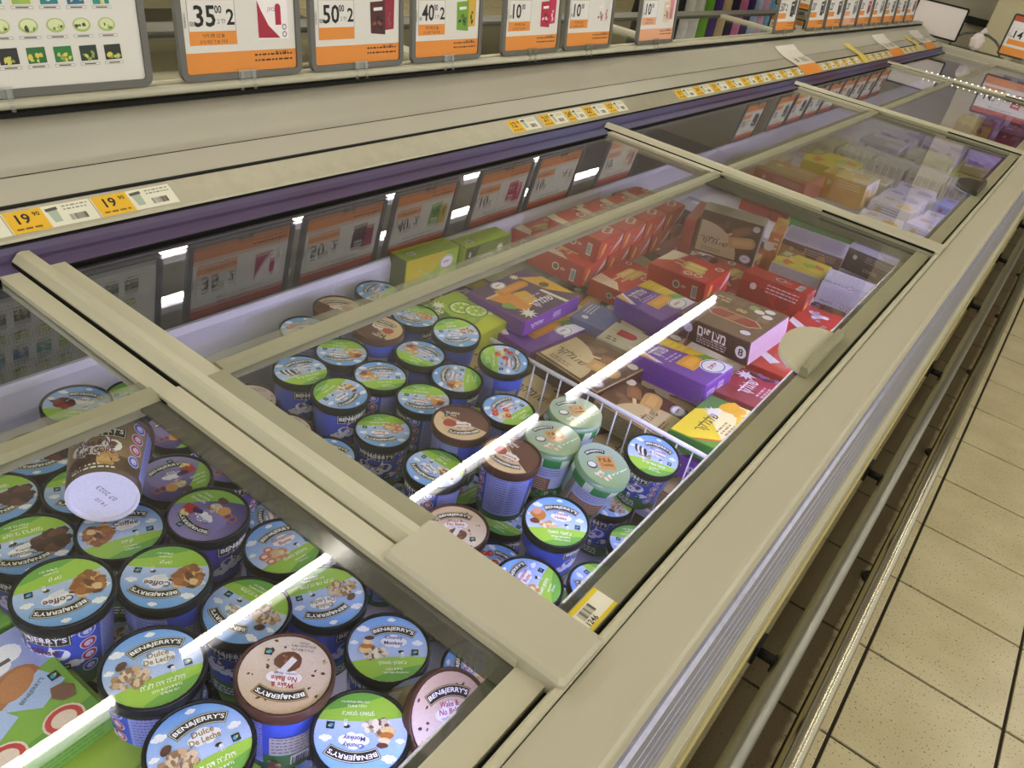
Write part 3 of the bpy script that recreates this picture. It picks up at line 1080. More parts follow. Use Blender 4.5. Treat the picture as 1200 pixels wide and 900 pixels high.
def cup_mesh(kind):
    """tapered paper cup with wrapped print: face at angle 0, seals at +60 deg, small print at 180 deg"""
    mb = MB()
    zs = [0.0, 0.012, 0.028, 0.05, 0.075, 0.098]
    n = 40
    brown = kind in ('wake',)
    base = {'purple': (0x2E2668, 0x4A3C9A), 'film': (0x3E8C3E, 0xB9C2E2), 'wake': (0x5A4632, 0x8A7250), 'mint': (0x2E7E50, 0x58B088)}.get(kind, (0x31702E, 0x3A50B4))

    def colr(k, i):
        z = (zs[k] + zs[k + 1]) / 2
        if z < 0.03:
            return hx(base[0])
        return mixc(hx(base[1]), shade(hx(base[1]), 1.25), z / 0.1)
    rings = []
    for z in zs:
        rings.append(len(mb.V))
        r = cup_r(z)
        mb.V += [(r * cos(2 * pi * i / n), r * sin(2 * pi * i / n), z) for i in range(n)]
    for k in range(5):
        for i in range(n):
            j = (i + 1) % n
            mb.face((rings[k] + i, rings[k] + j, rings[k + 1] + j, rings[k + 1] + i), colr(k, i), True)
    # recessed foot
    q = len(mb.V)
    mb.V += [(0.0345 * cos(2 * pi * i / n), 0.0345 * sin(2 * pi * i / n), 0.0) for i in range(n)]
    mb.V += [(0.0335 * cos(2 * pi * i / n), 0.0335 * sin(2 * pi * i / n), 0.004) for i in range(n)]
    wht = hx(0xE9E7F4)
    for i in range(n):
        j = (i + 1) % n
        mb.face((rings[0] + j, rings[0] + i, q + i, q + j), wht)
        mb.face((q + j, q + i, q + n + i, q + n + j), wht)
    mb.face([q + 2 * n - 1 - i for i in range(n)], wht)

    def wrap(x, y, l):
        r = cup_r(y) + 0.0002 + l
        a = x / 0.0415
        return (r * cos(a), r * sin(a), y)
    pr = PR(wrap, mb, 6e-5)

    def patch(x0, x1, y0, y1, c, l):
        m = max(1, int((x1 - x0) / 0.006))
        for i in range(m):
            a, b = x0 + (x1 - x0) * i / m, x0 + (x1 - x0) * (i + 1) / m
            pr.poly([(a, y0), (b, y0), (b, y1), (a, y1)], c, l)
    ink = 0x231C3A
    if kind == 'film':
        patch(-0.045, 0.045, 0.052, 0.088, 0xBFC8EA, 1)
        patch(-0.045, 0.020, 0.022, 0.050, 0x9A6846, 2)
        pr.lines(-0.040, 0.046, 0.055, 5, 0.0050, 0.0012, 0xE6D2BE, 4, 3)
        pr.lines(-0.040, 0.084, 0.075, 6, 0.0052, 0.0013, 0x5A5A9A, 4, 5)
        patch(-0.062, -0.047, 0.008, 0.094, 0xA39A7C, 2)
        pr.lines(-0.060, 0.09, 0.011, 16, 0.0050, 0.0016, 0x4E4A38, 4, 7)
        pr.barcode(0.028, 0.014, 0.022, 0.014, 4)
        pr.cluster(0.0, 0.016, 0.016, 0.006, 12, (0x2A4E2A, 0x23303A, 0x8FC070), 0.004, 3, 5)
        patch(0.062, 0.20, 0.03, 0.09, 0xA8D0A0, 1)
    else:
        # front: banner, cloud and name
        dn = 0.015 if brown else 0.0
        if not brown:
            for x, y, s_ in ((-0.028, 0.045, .022), (0.03, 0.04, .018), (0.026, 0.088, .02)):
                pr.cloud(x, y, s_, 1)
        patch(-0.031, 0.031, 0.0705 - dn, 0.0885 - dn, 0x17151A, 2)
        patch(-0.030, 0.030, 0.0715 - dn, 0.0875 - dn, 0xE9E3C8, 3)
        patch(-0.0292, 0.0292, 0.0723 - dn, 0.0867 - dn, 0x17151A, 4)
        pr.text(BRAND, 0, 0.0795 - dn, 0.0098, 0xFFFFFF, 6, bold=0.022, maxw=0.0550)
        pr.cloud(0, 0.058 - dn, 0.052, 4)
        pr.text(FLAV[kind] if not brown else 'Wake & No', 0, 0.0615 - dn, 0.0105, 0x6A2250, 8, bold=0.02, maxw=0.042)
        if brown:
            pr.text('Bake CORE', 0, 0.0490 - dn, 0.0105, 0x6A2250, 8, bold=0.02, maxw=0.042)
            pr.cluster(-0.012, 0.022, 0.016, 0.007, 16, (0x4A2A1E, 0x5C3826), 0.007, 5, 9)
            pr.cluster(0.014, 0.022, 0.010, 0.007, 10, (0xC9A066, 0xB78848), 0.007, 6, 10)
        else:
            cow_pr = PR(lambda x, y, l: wrap(x * 0.05 + 0.0, y * 0.05 + 0.034, l), mb, 6e-5)
            cow(cow_pr, 0.1, 0.05, 1.4, 5)
            mark(pr, 0.022, 0.036, 0.010, 5)
        pr.lines(-0.026, 0.019 - dn * 0.4, 0.05, 3 if not brown else 2, 0.005, 0.0022, 0xF2F2EA, 5, 2)
        # seals
        for i, c in enumerate((0x4C5CC0, 0xC02F3E, 0xC02F3E, 0x4C5CC0)):
            y = 0.083 - i * 0.0185
            pr.ell(0.045, y, 0.0082, 0.0082, 0xE6E6F6 if not brown else 0xDCE0F4, 3, 0, 14)
            pr.ell(0.045, y, 0.0070, 0.0070, c, 4, 0, 14)
            pr.ell(0.045, y, 0.0042, 0.0042, 0xDDDDF2, 5, 0, 12)
        # small print panel
        pan = 0x9AA2DC if kind != 'purple' else 0x6A5EB0
        patch(0.058, 0.128, 0.012, 0.092, pan, 1)
        for a in (0.061, 0.097):
            pr.lines(a, 0.089, 0.031, 15, 0.0050, 0.0012, 0x2A3284, 3, int(a * 1000))
        patch(0.135, 0.175, 0.030, 0.062, 0xB9B4A8, 1)
        pr.lines(0.137, 0.059, 0.036, 5, 0.0058, 0.0016, 0x4A4A5A, 3, 8)
        pr.barcode(0.166, 0.018, 0.020, 0.016, 3)
        pr.cluster(0.140, 0.016, 0.008, 0.006, 8, (0x5A3222, 0xC49A66), 0.005, 3, 4)
    return mb.mesh('cup', INK)


def lid_meshes():
    rim = [(0.0, 0.1016), (0.0440, 0.1016), (0.0450, 0.1036), (0.0460, 0.1042), (0.0474, 0.1038), (0.0480, 0.1020), (0.0474, 0.0960), (0.0480, 0.0948), (0.0476, 0.0895), (0.0452, 0.0890)]
    d = MB().lathe(rim, 40).mesh('lid', LIDDARK)
    b = MB().lathe(rim, 40).mesh('lid', LIDBROWN)
    # sealed film: a crinkled dome with a green band
    n = 40
    mb = MB()
    pf = [(0.0, 0.1020), (0.030, 0.1022), (0.0430, 0.1015), (0.0470, 0.0985), (0.0486, 0.0930), (0.0474, 0.0800), (0.0462, 0.0760)]
    R = random.Random(8)
    rings = []
    for k, (r, z) in enumerate(pf):
        if r == 0:
            rings.append([0])
            mb.V.append((0, 0, z))
            continue
        rings.append(list(range(len(mb.V), len(mb.V) + n)))
        for i in range(n):
            j = R.uniform(-1, 1) * (0.0006 if k > 1 else 0.0002)
            mb.V.append(((r + j) * cos(2 * pi * i / n), (r + j) * sin(2 * pi * i / n), z + j))
    for k in range(len(pf) - 1):
        for i in range(n):
            j = (i + 1) % n
            c = hx(0x98A890) if k < 2 else (hx(0x7C9F7C) if k < 4 else (hx(0x2F8A48) if (i // 2) % 3 else hx(0xD6E6D0)))
            if k == 0:
                mb.face((0, rings[1][i], rings[1][j]), c, True)
            else:
                mb.face((rings[k][i], rings[k][j], rings[k + 1][j], rings[k + 1][i]), c, True)
    return {'dark': d, 'brown': b, 'film': mb.mesh('lid', FILM)}


LM = {}
CUPS = {}
LABM = {}


def tub_parts(kind):
    if not LM:
        LM.update(lid_meshes())
    if kind not in CUPS:
        CUPS[kind] = cup_mesh(kind)
        pr = PR(lambda x, y, l: ((0.0462 if kind == 'film' else 0.0436) * x, (0.0462 if kind == 'film' else 0.0436) * y, (0.1032 if kind == 'film' else 0.10175) + l), dz=4e-5)
        LIDS[kind](pr)
        LABM[kind] = pr.mb.mesh('lid_print', FILM if kind == 'film' else INK)
    rim = LM['film'] if kind == 'film' else LM['brown'] if kind in ('dark', 'wake') else LM['dark']
    return CUPS[kind], rim, LABM[kind]


def make_tub(kind, top, yaw, label, tilt=(0, 0), cup_yaw=None, group='ice cream tubs in the freezer', mtx=None):
    """top = middle of the lid; yaw turns the lid print; tilt = (towards x, towards y) lean of the axis, degrees"""
    cup, rim, lab = tub_parts(kind)
    t = thing('ice_cream_tub', label, 'ice cream tub', (0, 0, 0), 0, group)
    if mtx is None:
        ax = Vector((sin(radians(tilt[0])), sin(radians(tilt[1])), 1)).normalized()
        R = Vector((0, 0, 1)).rotation_difference(ax).to_matrix().to_4x4()
        mtx = Matrix.Translation(Vector(top) - ax * TUB_H) @ R
    t.matrix_world = mtx
    c = link('cup', cup, t)
    l = link('lid', rim, t)
    p = link('lid_print', lab, l)
    c.rotation_euler.z = radians(cup_yaw if cup_yaw is not None else -60 + random.uniform(-90, 90))
    p.rotation_euler.z = radians(yaw)
    return t


# kind, x, y, lid height, yaw, label, extra
TUBS = [
    ('coffee', -0.595, 0.252, 0.800, -112, 'coffee tub with nut cluster lid, its blue lettered side against the cone box', dict(cup_yaw=-66)),
    ('coffee', -0.558, 0.339, 0.785, -140, 'coffee tub with nut cluster lid, set between cone box tub and purple lids', dict(cup_yaw=150)),
    ('brownie', -0.704, 0.272, 0.770, -113, 'tub with dark brownie squares on a blue and green lid beside coffee tubs', {}),
    ('coffee', -0.655, 0.348, 0.776, 63, 'coffee tub half under the white base of the overturned tub', {}),
    ('purple', -0.718, 0.457, 0.750, 79, 'purple lidded pretzel tub touching the overturned tub', {}),
    ('purple', -0.615, 0.433, 0.775, -177, 'purple lidded pretzel tub one place nearer the front rail', {}),
    ('cinn', -0.539, 0.482, 0.745, 80, 'cinnamon bun tub with pink swirls, close beside the first divider', {}),
    ('dulce', -0.478, 0.380, 0.765, -171, 'caramel milk tub crossed by the lamp reflection, lettering turned sideways', dict(cup_yaw=-60)),
    ('dulce', -0.446, 0.466, 0.745, -117, 'caramel milk tub with upside down lid next to the first divider', {}),
    ('dulce', -0.463, 0.263, 0.795, 65, 'caramel milk tub with upright lid just beside the green cone box', {}),
    ('dulce', -0.371, 0.247, 0.785, 71, 'caramel milk tub in front of the cream lidded one, lid upright', {}),
    ('wake', -0.372, 0.342, 0.795, -143, 'brown rimmed tub with cream cookie lid and white sticker', dict(cup_yaw=115, base='dulce')),
    ('chunky', -0.349, 0.468, 0.740, 42, 'banana and nut tub with upright lid beside the first divider', dict(cup_yaw=-95)),
    ('chunky', -0.283, 0.358, 0.775, -142, 'banana and nut tub with upside down lid near the front rail', {}),
    ('brownie', -0.832, 0.295, 0.735, -113, 'brownie tub furthest from the divider, just below the lid bar', {}),
    ('brownie', -0.784, 0.376, 0.735, -120, 'brownie tub tucked behind the overturned tub, dark lid picture', {}),
    ('brownie', -0.886, 0.374, 0.730, -118, 'brownie tub with sky blue lid edge just below the lid bar', {}),
    ('cherry', -0.967, 0.470, 0.720, 38, 'cherry tub against the white liner behind the lid bar', {}),
    ('blue', -0.971, 0.565, 0.690, -122, 'blue lidded tub peeping out under the first divider', {}),
    ('purple', -0.865, 0.559, 0.690, 77, 'sunken purple pretzel tub in the corner of lid bar and divider', {}),
    ('purple', -0.779, 0.590, 0.665, 77, 'sunken purple pretzel tub half under the first divider', {}),
    ('straw', -0.963, 0.893, 0.700, 52, 'strawberry tub behind the clear lid edge by the white liner', {}),
    ('dark', -0.989, 0.997, 0.700, 50, 'brown lidded tub at the white liner under the clear lid edge', {}),
    ('blue', -1.005, 1.125, 0.690, -252, 'blue lidded tub at the white liner next to the lime boxes', {}),
    ('cinn', -0.880, 1.101, 0.700, -154, 'blue and green tub squeezed between the lid bar and the lime boxes', {}),
    ('dark', -0.866, 0.982, 0.720, 20, 'brown and cream lidded tub just below the lid bar', dict(cup_yaw=100)),
    ('cookied', -0.773, 1.098, 0.715, -122, 'cookie dough tub leaning beside the flat lime box', dict(tilt=(6, -4), cup_yaw=90)),
    ('caramel', -0.867, 0.892, 0.700, -137, 'caramel tub with upside down lid near the lid bar', dict(cup_yaw=90)),
    ('caramel', -0.779, 1.004, 0.700, 6, 'caramel tub with brown chunks beside the leaning cookie dough tub', dict(cup_yaw=110)),
    ('cookies', -0.866, 0.797, 0.700, 72, 'cookies and cream tub with black cookie stack under the lid bar', {}),
    ('caramel', -0.772, 0.893, 0.700, 51, 'caramel tub with upright lid in the middle of the blue lids', {}),
    ('chunky', -0.771, 0.798, 0.705, -84, 'banana and nut tub with green lid half turned from the divider', {}),
    ('caramel', -0.684, 0.996, 0.700, -239, 'caramel tub with wafer picture between two strawberry tubs', dict(cup_yaw=20)),
    ('straw', -0.647, 1.082, 0.725, -53, 'strawberry cheesecake tub at the end of the wire divider', dict(tilt=(3, -4), cup_yaw=110)),
    ('wake', -0.905, 0.722, 0.650, -139, 'brown rimmed cream lidded tub below the lid bar by the divider', {}),
    ('wake', -0.800, 0.706, 0.655, -141, 'brown rimmed cream lidded tub half hidden under the first divider', {}),
    ('caramel', -0.678, 0.901, 0.700, -141, 'caramel tub with flipped lid behind the brown lidded pair', {}),
    ('straw', -0.565, 0.993, 0.700, 84, 'strawberry cheesecake tub in front of the wire divider', dict(cup_yaw=120)),
    ('cinn', -0.710, 0.715, 0.655, 32, 'cinnamon bun tub with light blue lid cut by the divider', dict(cup_yaw=-60)),
    ('cinn', -0.682, 0.811, 0.675, -134, 'cinnamon bun tub with upside down lid behind the dough tub', dict(cup_yaw=-60)),
    ('dark', -0.570, 0.864, 0.730, -129, 'brown and cream lidded tub with flipped lid, tall side showing', dict(cup_yaw=130)),
    ('cookied', -0.545, 0.779, 0.700, -183, 'cookie dough tub at the end of the lamp reflection', dict(cup_yaw=-120)),
    ('dark', -0.465, 0.856, 0.735, -168, 'brown lidded tub with small print side, before the green film tubs', dict(cup_yaw=178)),
    ('dulce', -0.592, 0.690, 0.655, -140, 'caramel milk tub cut by the divider, chocolate almond showing', {}),
    ('wake', -0.447, 0.714, 0.690, 46, 'brown rimmed cream lidded tub with upright banner beside divider cap', dict(cup_yaw=100)),
    ('chubby', -0.334, 0.788, 0.735, 32, 'peanut pretzel tub with upright lid and thick black rim', dict(tilt=(3, -6))),
    ('cinn', -0.311, 0.702, 0.695, -258, 'cinnamon bun tub nearest the yellow barcode sticker', dict(cup_yaw=-120)),
    ('cookied', -0.250, 0.808, 0.655, -186, 'cookie dough tub half under the front lid frame', {}),
    ('straw', -0.272, 0.985, 0.600, -146, 'sunken strawberry tub behind the peanut pretzel tub', {}),
    ('cookies', -0.323, 1.078, 0.705, 19, 'cookies and cream tub leaning on the wire divider', dict(tilt=(8, -9), cup_yaw=-100)),
    ('film', -0.473, 1.063, 0.715, 48, 'green film sealed peanut butter tub touching the wire divider', dict(cup_yaw=-75)),
    ('film', -0.457, 0.969, 0.715, 50, 'green film sealed peanut butter tub behind the brown lidded tub', dict(cup_yaw=-75)),
    ('film', -0.363, 0.979, 0.712, 48, 'green film sealed peanut butter tub leaning over, brown side strip', dict(tilt=(15, 1), cup_yaw=-45)),
    ('mint', -0.236, 1.078, 0.600, 27, 'mint green lidded tub under the front lid frame', {}),
    ('dulce', -0.262, 0.474, 0.700, 30, 'leaning caramel milk tub under the divider cap, lettered side showing', dict(tilt=(14, -14), cup_yaw=-120)),
]


ORD = ['first', 'second', 'third', 'fourth', 'fifth', 'sixth', 'seventh', 'eighth', 'ninth', 'tenth']
NAMES = {'coffee': 'coffee', 'dulce': 'caramel milk', 'cinn': 'cinnamon bun', 'cookied': 'cookie dough', 'caramel': 'caramel', 'chunky': 'banana and nut', 'straw': 'strawberry', 'brownie': 'brownie'}


def build_tubs():
    random.seed(5)
    for kind, x, y, z, yaw, label, ex in TUBS:
        ex = dict(ex)
        base = ex.pop('base', None)
        t = make_tub(kind, (x, y, z), yaw, label, **ex)
        if base:
            for c in t.children:
                if c.name.startswith('cup'):
                    tub_parts(base)
                    c.data = CUPS[base]
    # cream lidded tub on its side under the front lid frame
    ax = Vector((0.62, -0.10, 0.78)).normalized()
    R = Vector((0, 0, 1)).rotation_difference(ax).to_matrix().to_4x4()
    top = Vector((-0.232, 0.432, 0.770))
    make_tub('wake', None, 60, 'steeply tilted tub with white nut lid, half under the front lid frame', mtx=Matrix.Translation(top - ax * TUB_H) @ R)
    # the overturned tub
    pb, pt = Vector((-0.672, 0.3410, 0.8165)), Vector((-0.7520, 0.400, 0.8180))
    ax = (pt - pb).normalized()
    # turn the printed front up and towards the aisle
    zc = ax
    xc = (Vector((0.02, -0.10, 1.0)) - zc * Vector((0.02, -0.10, 1.0)).dot(zc)).normalized()
    yc = zc.cross(xc)
    Rm = Matrix((xc, yc, zc)).transposed().to_4x4()
    t = make_tub('wake', None, 0, 'overturned tub lying on the others, white base towards the aisle', cup_yaw=-8,
                 mtx=Matrix.Translation(pb) @ Rm)
    # date stamp on the base
    pr = PR(lambda x, y, l: (x, -y, 0.0039 - l))
    pr.text('07 2023', 0.002, -0.004, 0.006, 0x6A6470, 2, 0.6, 0.0)
    pr.text('14:10', -0.010, 0.004, 0.005, 0x6A6470, 2, 0.6, 0.0)
    pr.mb.build('date_stamp', INKP, t)
    # tubs of the layer below, seen only through the gaps
    R = random.Random(11)
    kinds = ['coffee', 'dulce', 'cinn', 'cookied', 'caramel', 'chunky', 'straw', 'brownie']
    ups = [(a[1], a[2], a[3]) for a in TUBS]
    for xa, xb, ya, yb, floor in ((-0.92, -0.22, 0.14, 0.46, 0.505), (-1.0, -0.22, 0.62, 1.09, 0.478)):
        row, y = 0, ya
        while y < yb:
            x = xa + (0.0485 if row % 2 else 0)
            col = -1
            while x < xb:
                col += 1
                near = [u for u in ups if math.hypot(u[0] - x, u[1] - y) < 0.092]
                if near:
                    z = min(u[2] for u in near) - TUB_H - 0.0015
                    z = min(z, floor + 0.118)
                    if z - TUB_H > floor - 0.035:
                        z = max(z, floor + TUB_H)
                        kd = R.choice(kinds)
                        make_tub(kd, (x, y, z), R.uniform(0, 360), '%s lower layer tub in %s bay, %s row from divider, %s from liner' % (NAMES[kd], 'near' if ya < 0.3 else 'second', ORD[row], ORD[col]), group='tubs of the lower layer')
                x += 0.098
            y += 0.086
            row += 1


# ------------------------------------------------------------------ cartons
SCRIPT = 'שלגלקר'


def logo(pr, cx, cy, r, l=6, rot=0):
    pr.ell(cx, cy, r * 1.25, r, 0xF0EEF6, l, rot, 18)
    pr.ell(cx, cy, r * 1.16, r * 0.91, 0x2E3A78, l + 1, rot, 18)
    pr.ell(cx, cy, r * 1.06, r * 0.82, 0xF2F0F8, l + 2, rot, 18)
    pr.text('פלדמן', cx, cy, r * 0.55, 0xB8303A, l + 4, rot, 0.02, r * 1.6)


def popsicle(pr, cx, cy, w, h, col, l=4, rot=0, stick=True):
    if stick:
        c, q = cos(rot), sin(rot)
        pr.pill(cx - c * (w * 0.66), cy - q * (w * 0.66), w * 0.5, h * 0.26, 0xD9B98A, l, rot + pi)
    pr.pill(cx, cy, w, h, col, l + 1, rot)
    pr.pill(cx + w * 0.02 * cos(rot), cy + w * 0.02 * sin(rot), w * 0.74, h * 0.5, shade(hx(col), 1.25), l + 2, rot)


def star(pr, cx, cy, r, col, l=3, n=9):
    P = []
    for i in range(n * 2):
        k = r if i % 2 == 0 else r * 0.45
        P.append((cx + k * cos(pi * i / n), cy + k * sin(pi * i / n)))
    pr.poly(P, col, l)


def slice_(pr, cx, cy, r, rim, flesh, l=4):
    pr.ell(cx, cy, r, r * 0.9, rim, l)
    pr.ell(cx, cy, r * 0.85, r * 0.76, 0xE4EEB0, l + 1)
    for i in range(8):
        a = 2 * pi * i / 8
        pr.ell(cx + r * 0.42 * cos(a), cy + r * 0.38 * sin(a), r * 0.28, r * 0.15, flesh, l + 2, a, 8)


def d_lime(pr, w, h):
    pr.rect(0, 0, w, h, 0xA0B82C, 1)
    pr.poly([(-w / 2, -h / 2), (w / 2, -h / 2), (w / 2, -h * 0.2), (-w / 2, -h * 0.38)], 0xC3CC2A, 2)
    pr.poly([(-w / 2, h / 2), (-w / 2, 0), (-w * 0.1, -h * 0.05), (w * 0.02, h / 2)], 0x4E7A22, 2)
    pr.text(SCRIPT, -w * 0.26, h * 0.22, h * 0.2, 0xEFF4DC, 5, 0.05, 0.02, w * 0.4)
    star(pr, w * 0.0, h * 0.36, h * 0.12, 0xF3F5E8, 4)
    slice_(pr, w * 0.2, h * 0.12, h * 0.2, 0x5C8C22, 0x9CBF3A)
    slice_(pr, w * 0.3, -h * 0.06, h * 0.19, 0x6C9C28, 0xA8C848, 7)
    popsicle(pr, -w * 0.05, -h * 0.2, w * 0.5, h * 0.2, 0x93B046, 5, 0.12)
    pr.ell(w * 0.42, -h * 0.2, h * 0.07, h * 0.06, 0xEEF2DA, 6)


def d_limelong(pr, w, h):
    pr.rect(0, 0, w, h, 0x9AB024, 1)
    pr.rect(w * 0.02, 0, w * 0.8, h * 0.7, 0x93AC30, 2)
    pr.lines(-w * 0.38, h * 0.22, w * 0.5, 4, h * 0.14, h * 0.04, 0x5E7A18, 3, 2)
    pr.barcode(-w * 0.3, -h * 0.1, w * 0.12, h * 0.3, 4)


def d_limefront(pr, w, h):
    pr.rect(0, 0, w, h, 0x9AB634, 1)
    pr.poly([(-w / 2, h / 2), (w * 0.3, h / 2), (-w * 0.05, 0), (-w / 2, -h * 0.1)], 0xC9B42A, 2)
    pr.ell(-w * 0.1, -h * 0.3, h * 0.28, h * 0.22, 0xB4CF3A, 3)
    pr.ell(w * 0.26, -h * 0.25, h * 0.25, h * 0.3, 0xC2DC4E, 3)
    logo(pr, w * 0.28, h * 0.22, h * 0.17)
    popsicle(pr, -w * 0.06, h * 0.0, w * 0.26, h * 0.18, 0xA8C050, 5, -0.6)


def d_limefront2(pr, w, h):
    pr.rect(0, 0, w, h, 0x6C7C38, 1)
    pr.poly([(-w / 2, h / 2), (-w * 0.2, h / 2), (-w * 0.42, -h * 0.2), (-w / 2, -h * 0.2)], 0x2E3620, 2)
    pr.poly([(-w / 2, -h / 2), (w / 2, -h / 2), (w * 0.4, -h * 0.1), (-w / 2, -h * 0.2)], 0xA9CC38, 2)
    pr.text(SCRIPT, -w * 0.02, h * 0.12, h * 0.2, 0xEDF2D8, 5, 0.0, 0.02, w * 0.5)
    star(pr, w * 0.26, h * 0.26, h * 0.16, 0xF1F4E2, 4)
    pr.text('8', -w * 0.42, h * 0.32, h * 0.14, 0xE8ECD0, 5, 0, 0.02)


def d_mangopurple(pr, w, h):
    pr.rect(0, 0, w, h, 0x6A2F9C, 1)
    pr.poly([(w * 0.12, h / 2), (w / 2, h / 2), (w / 2, -h * 0.15), (w * 0.26, -h * 0.02)], 0xD9B11E, 2)
    pr.poly([(w * 0.5, -h * 0.12), (w * 0.28, -h * 0.02), (w * 0.3, -h * 0.3), (w * 0.5, -h * 0.35)], 0x6F9A34, 2)
    pr.poly([(-w / 2, h / 2), (-w * 0.36, h / 2), (-w / 2, h * 0.16)], 0xDDA42C, 2)
    pr.poly([(-w * 0.36, h / 2), (-w * 0.31, h / 2), (-w * 0.44, h * 0.10), (-w * 0.49, h * 0.18)], 0xEDE6EE, 3)
    for i in range(4):
        for j in range(3):
            pr.rect(w * (0.27 + 0.05 * i), h * (0.36 - 0.1 * j), w * 0.04, h * 0.07, 0xE8C63A, 3, 0.4)
    pr.text(SCRIPT, -w * 0.11, h * 0.30, h * 0.25, 0xF6F2FA, 5, 0.0, 0.02, w * 0.40)
    pr.lines(-w * 0.30, h * 0.14, w * 0.40, 2, h * 0.06, h * 0.025, 0xC9B2DC, 4, 6)
    popsicle(pr, w * 0.02, -h * 0.10, w * 0.56, h * 0.25, 0xD0901E, 5, 0.05, False)
    pr.poly([(w * 0.08, -h / 2), (w * 0.5, -h / 2), (w * 0.5, -h * 0.3), (w * 0.3, -h * 0.2), (w * 0.2, -h * 0.36)], 0xE4DDF0, 4)
    logo(pr, w * 0.2, -h * 0.33, h * 0.155, 8)


def d_passion(pr, w, h):
    pr.rect(0, 0, w, h, 0x4E2258, 1)
    pr.poly([(-w * 0.45, h * 0.2), (-w * 0.2, h * 0.28), (-w * 0.02, -h * 0.2), (-w * 0.3, -h * 0.35)], 0xD98A26, 2)
    pr.poly([(-w * 0.12, h * 0.12), (w * 0.06, h * 0.06), (w * 0.02, -h * 0.22), (-w * 0.16, -h * 0.2)], 0xDDA81E, 3)
    popsicle(pr, -w * 0.02, h * 0.22, w * 0.5, h * 0.17, 0xC9821E, 4, 0.0)
    pr.poly([(w * 0.24, h * 0.38), (w / 2, h * 0.2), (w / 2, -h * 0.42), (w * 0.3, -h * 0.1)], 0xDDA422, 3)
    pr.poly([(w * 0.2, -h * 0.05), (w * 0.25, -h * 0.05), (w * 0.3, -h * 0.5), (w * 0.24, -h * 0.5)], 0xEBE0C4, 4)
    pr.text(SCRIPT, w * 0.02, -h * 0.28, h * 0.2, 0xF6F0F8, 6, 0.0, 0.02, w * 0.36)
    pr.lines(-w * 0.12, -h * 0.10, w * 0.3, 1, h * 0.06, h * 0.03, 0xC2A4CC, 5, 6)
    logo(pr, -w * 0.12, h * 0.38, h * 0.1, 6)
    star(pr, w * 0.2, h * 0.42, h * 0.09, 0xE9E4C8, 4)
    star(pr, -w * 0.32, -h * 0.38, h * 0.14, 0xE9E6DE, 4)
    pr.blob(-w * 0.38, -h * 0.1, h * 0.1, 0x7FA23C, 5, 3)
    pr.ell(w * 0.36, h * 0.02, h * 0.08, h * 0.07, 0x5A3A1E, 6)


def d_violetside(pr, w, h):
    pr.rect(0, 0, w, h, 0x7A2AA6, 1)
    pr.text(SCRIPT, -w * 0.28, 0, h * 0.42, 0xF6F2FA, 4, 0, 0.02, w * 0.3)
    pr.text('מנגו', w * 0.08, h * 0.08, h * 0.34, 0xEFE6F6, 4, 0, 0.02, w * 0.2)
    pr.lines(-w * 0.0, -h * 0.2, w * 0.16, 1, h * 0.1, h * 0.06, 0xC9A6DE, 4, 3)
    pr.lines(w * 0.26, h * 0.36, w * 0.2, 6, h * 0.14, h * 0.05, 0x5E1E86, 4, 5)


def d_smallprint(col, ink):
    def f(pr, w, h):
        pr.rect(0, 0, w, h, col, 1)
        n = max(3, int(h / 0.0052))
        pr.lines(-w * 0.46, h * 0.42, w * 0.92, n, h * 0.88 / n, 0.0018, ink, 3, 4)
    return f


def d_redtop(pr, w, h):
    pr.rect(0, 0, w, h, 0xBE201C, 1)
    pr.poly([(-w / 2, h / 2), (-w * 0.22, h / 2), (-w * 0.3, 0), (-w * 0.5, -h * 0.2)], 0xDCCBB0, 2)
    pr.ell(-w * 0.05, 0, w * 0.22, h * 0.48, 0xC2201C, 3)
    popsicle(pr, w * 0.08, h * 0.08, w * 0.4, h * 0.22, 0xD4BE6E, 5, -0.1)
    popsicle(pr, w * 0.12, -h * 0.1, w * 0.4, h * 0.22, 0xCBB25E, 7, -0.1)
    for x, y in ((0.12, -0.34), (0.28, -0.3), (0.4, 0.3)):
        pr.ell(w * x, h * y, h * 0.1, h * 0.08, 0xE8DCD4, 6)
        pr.ell(w * x, h * y, h * 0.07, h * 0.05, 0xB04A44, 7)


def d_redend(pr, w, h):
    pr.rect(0, 0, w, h, 0xBA1E1A, 1)
    pr.ell(w * 0.02, 0, h * 0.2, h * 0.2, 0xE0D4CE, 3)
    pr.ell(w * 0.02, 0, h * 0.14, h * 0.14, 0x7A5A5A, 4)
    pr.text('שוקו', w * 0.15, -h * 0.02, h * 0.16, 0xE8D8D0, 4, pi / 2 * 0, 0.02, w * 0.08)
    pr.barcode(w * 0.34, -h * 0.08, w * 0.09, h * 0.62, 3, pi / 2 * 0)


def d_redside(pr, w, h):
    pr.rect(0, 0, w, h, 0xCC241E, 1)
    pr.poly([(w * 0.5, h * 0.5), (w * 0.5, h * 0.1), (w * 0.05, -h * 0.45), (w * 0.28, h * 0.05)], 0xDDD6D8, 2)
    popsicle(pr, -w * 0.28, h * 0.02, h * 0.6, h * 0.26, 0xDDB45A, 3, 1.2)
    pr.ell(w * 0.05, -h * 0.05, h * 0.1, h * 0.1, 0x8A7AC0, 3)


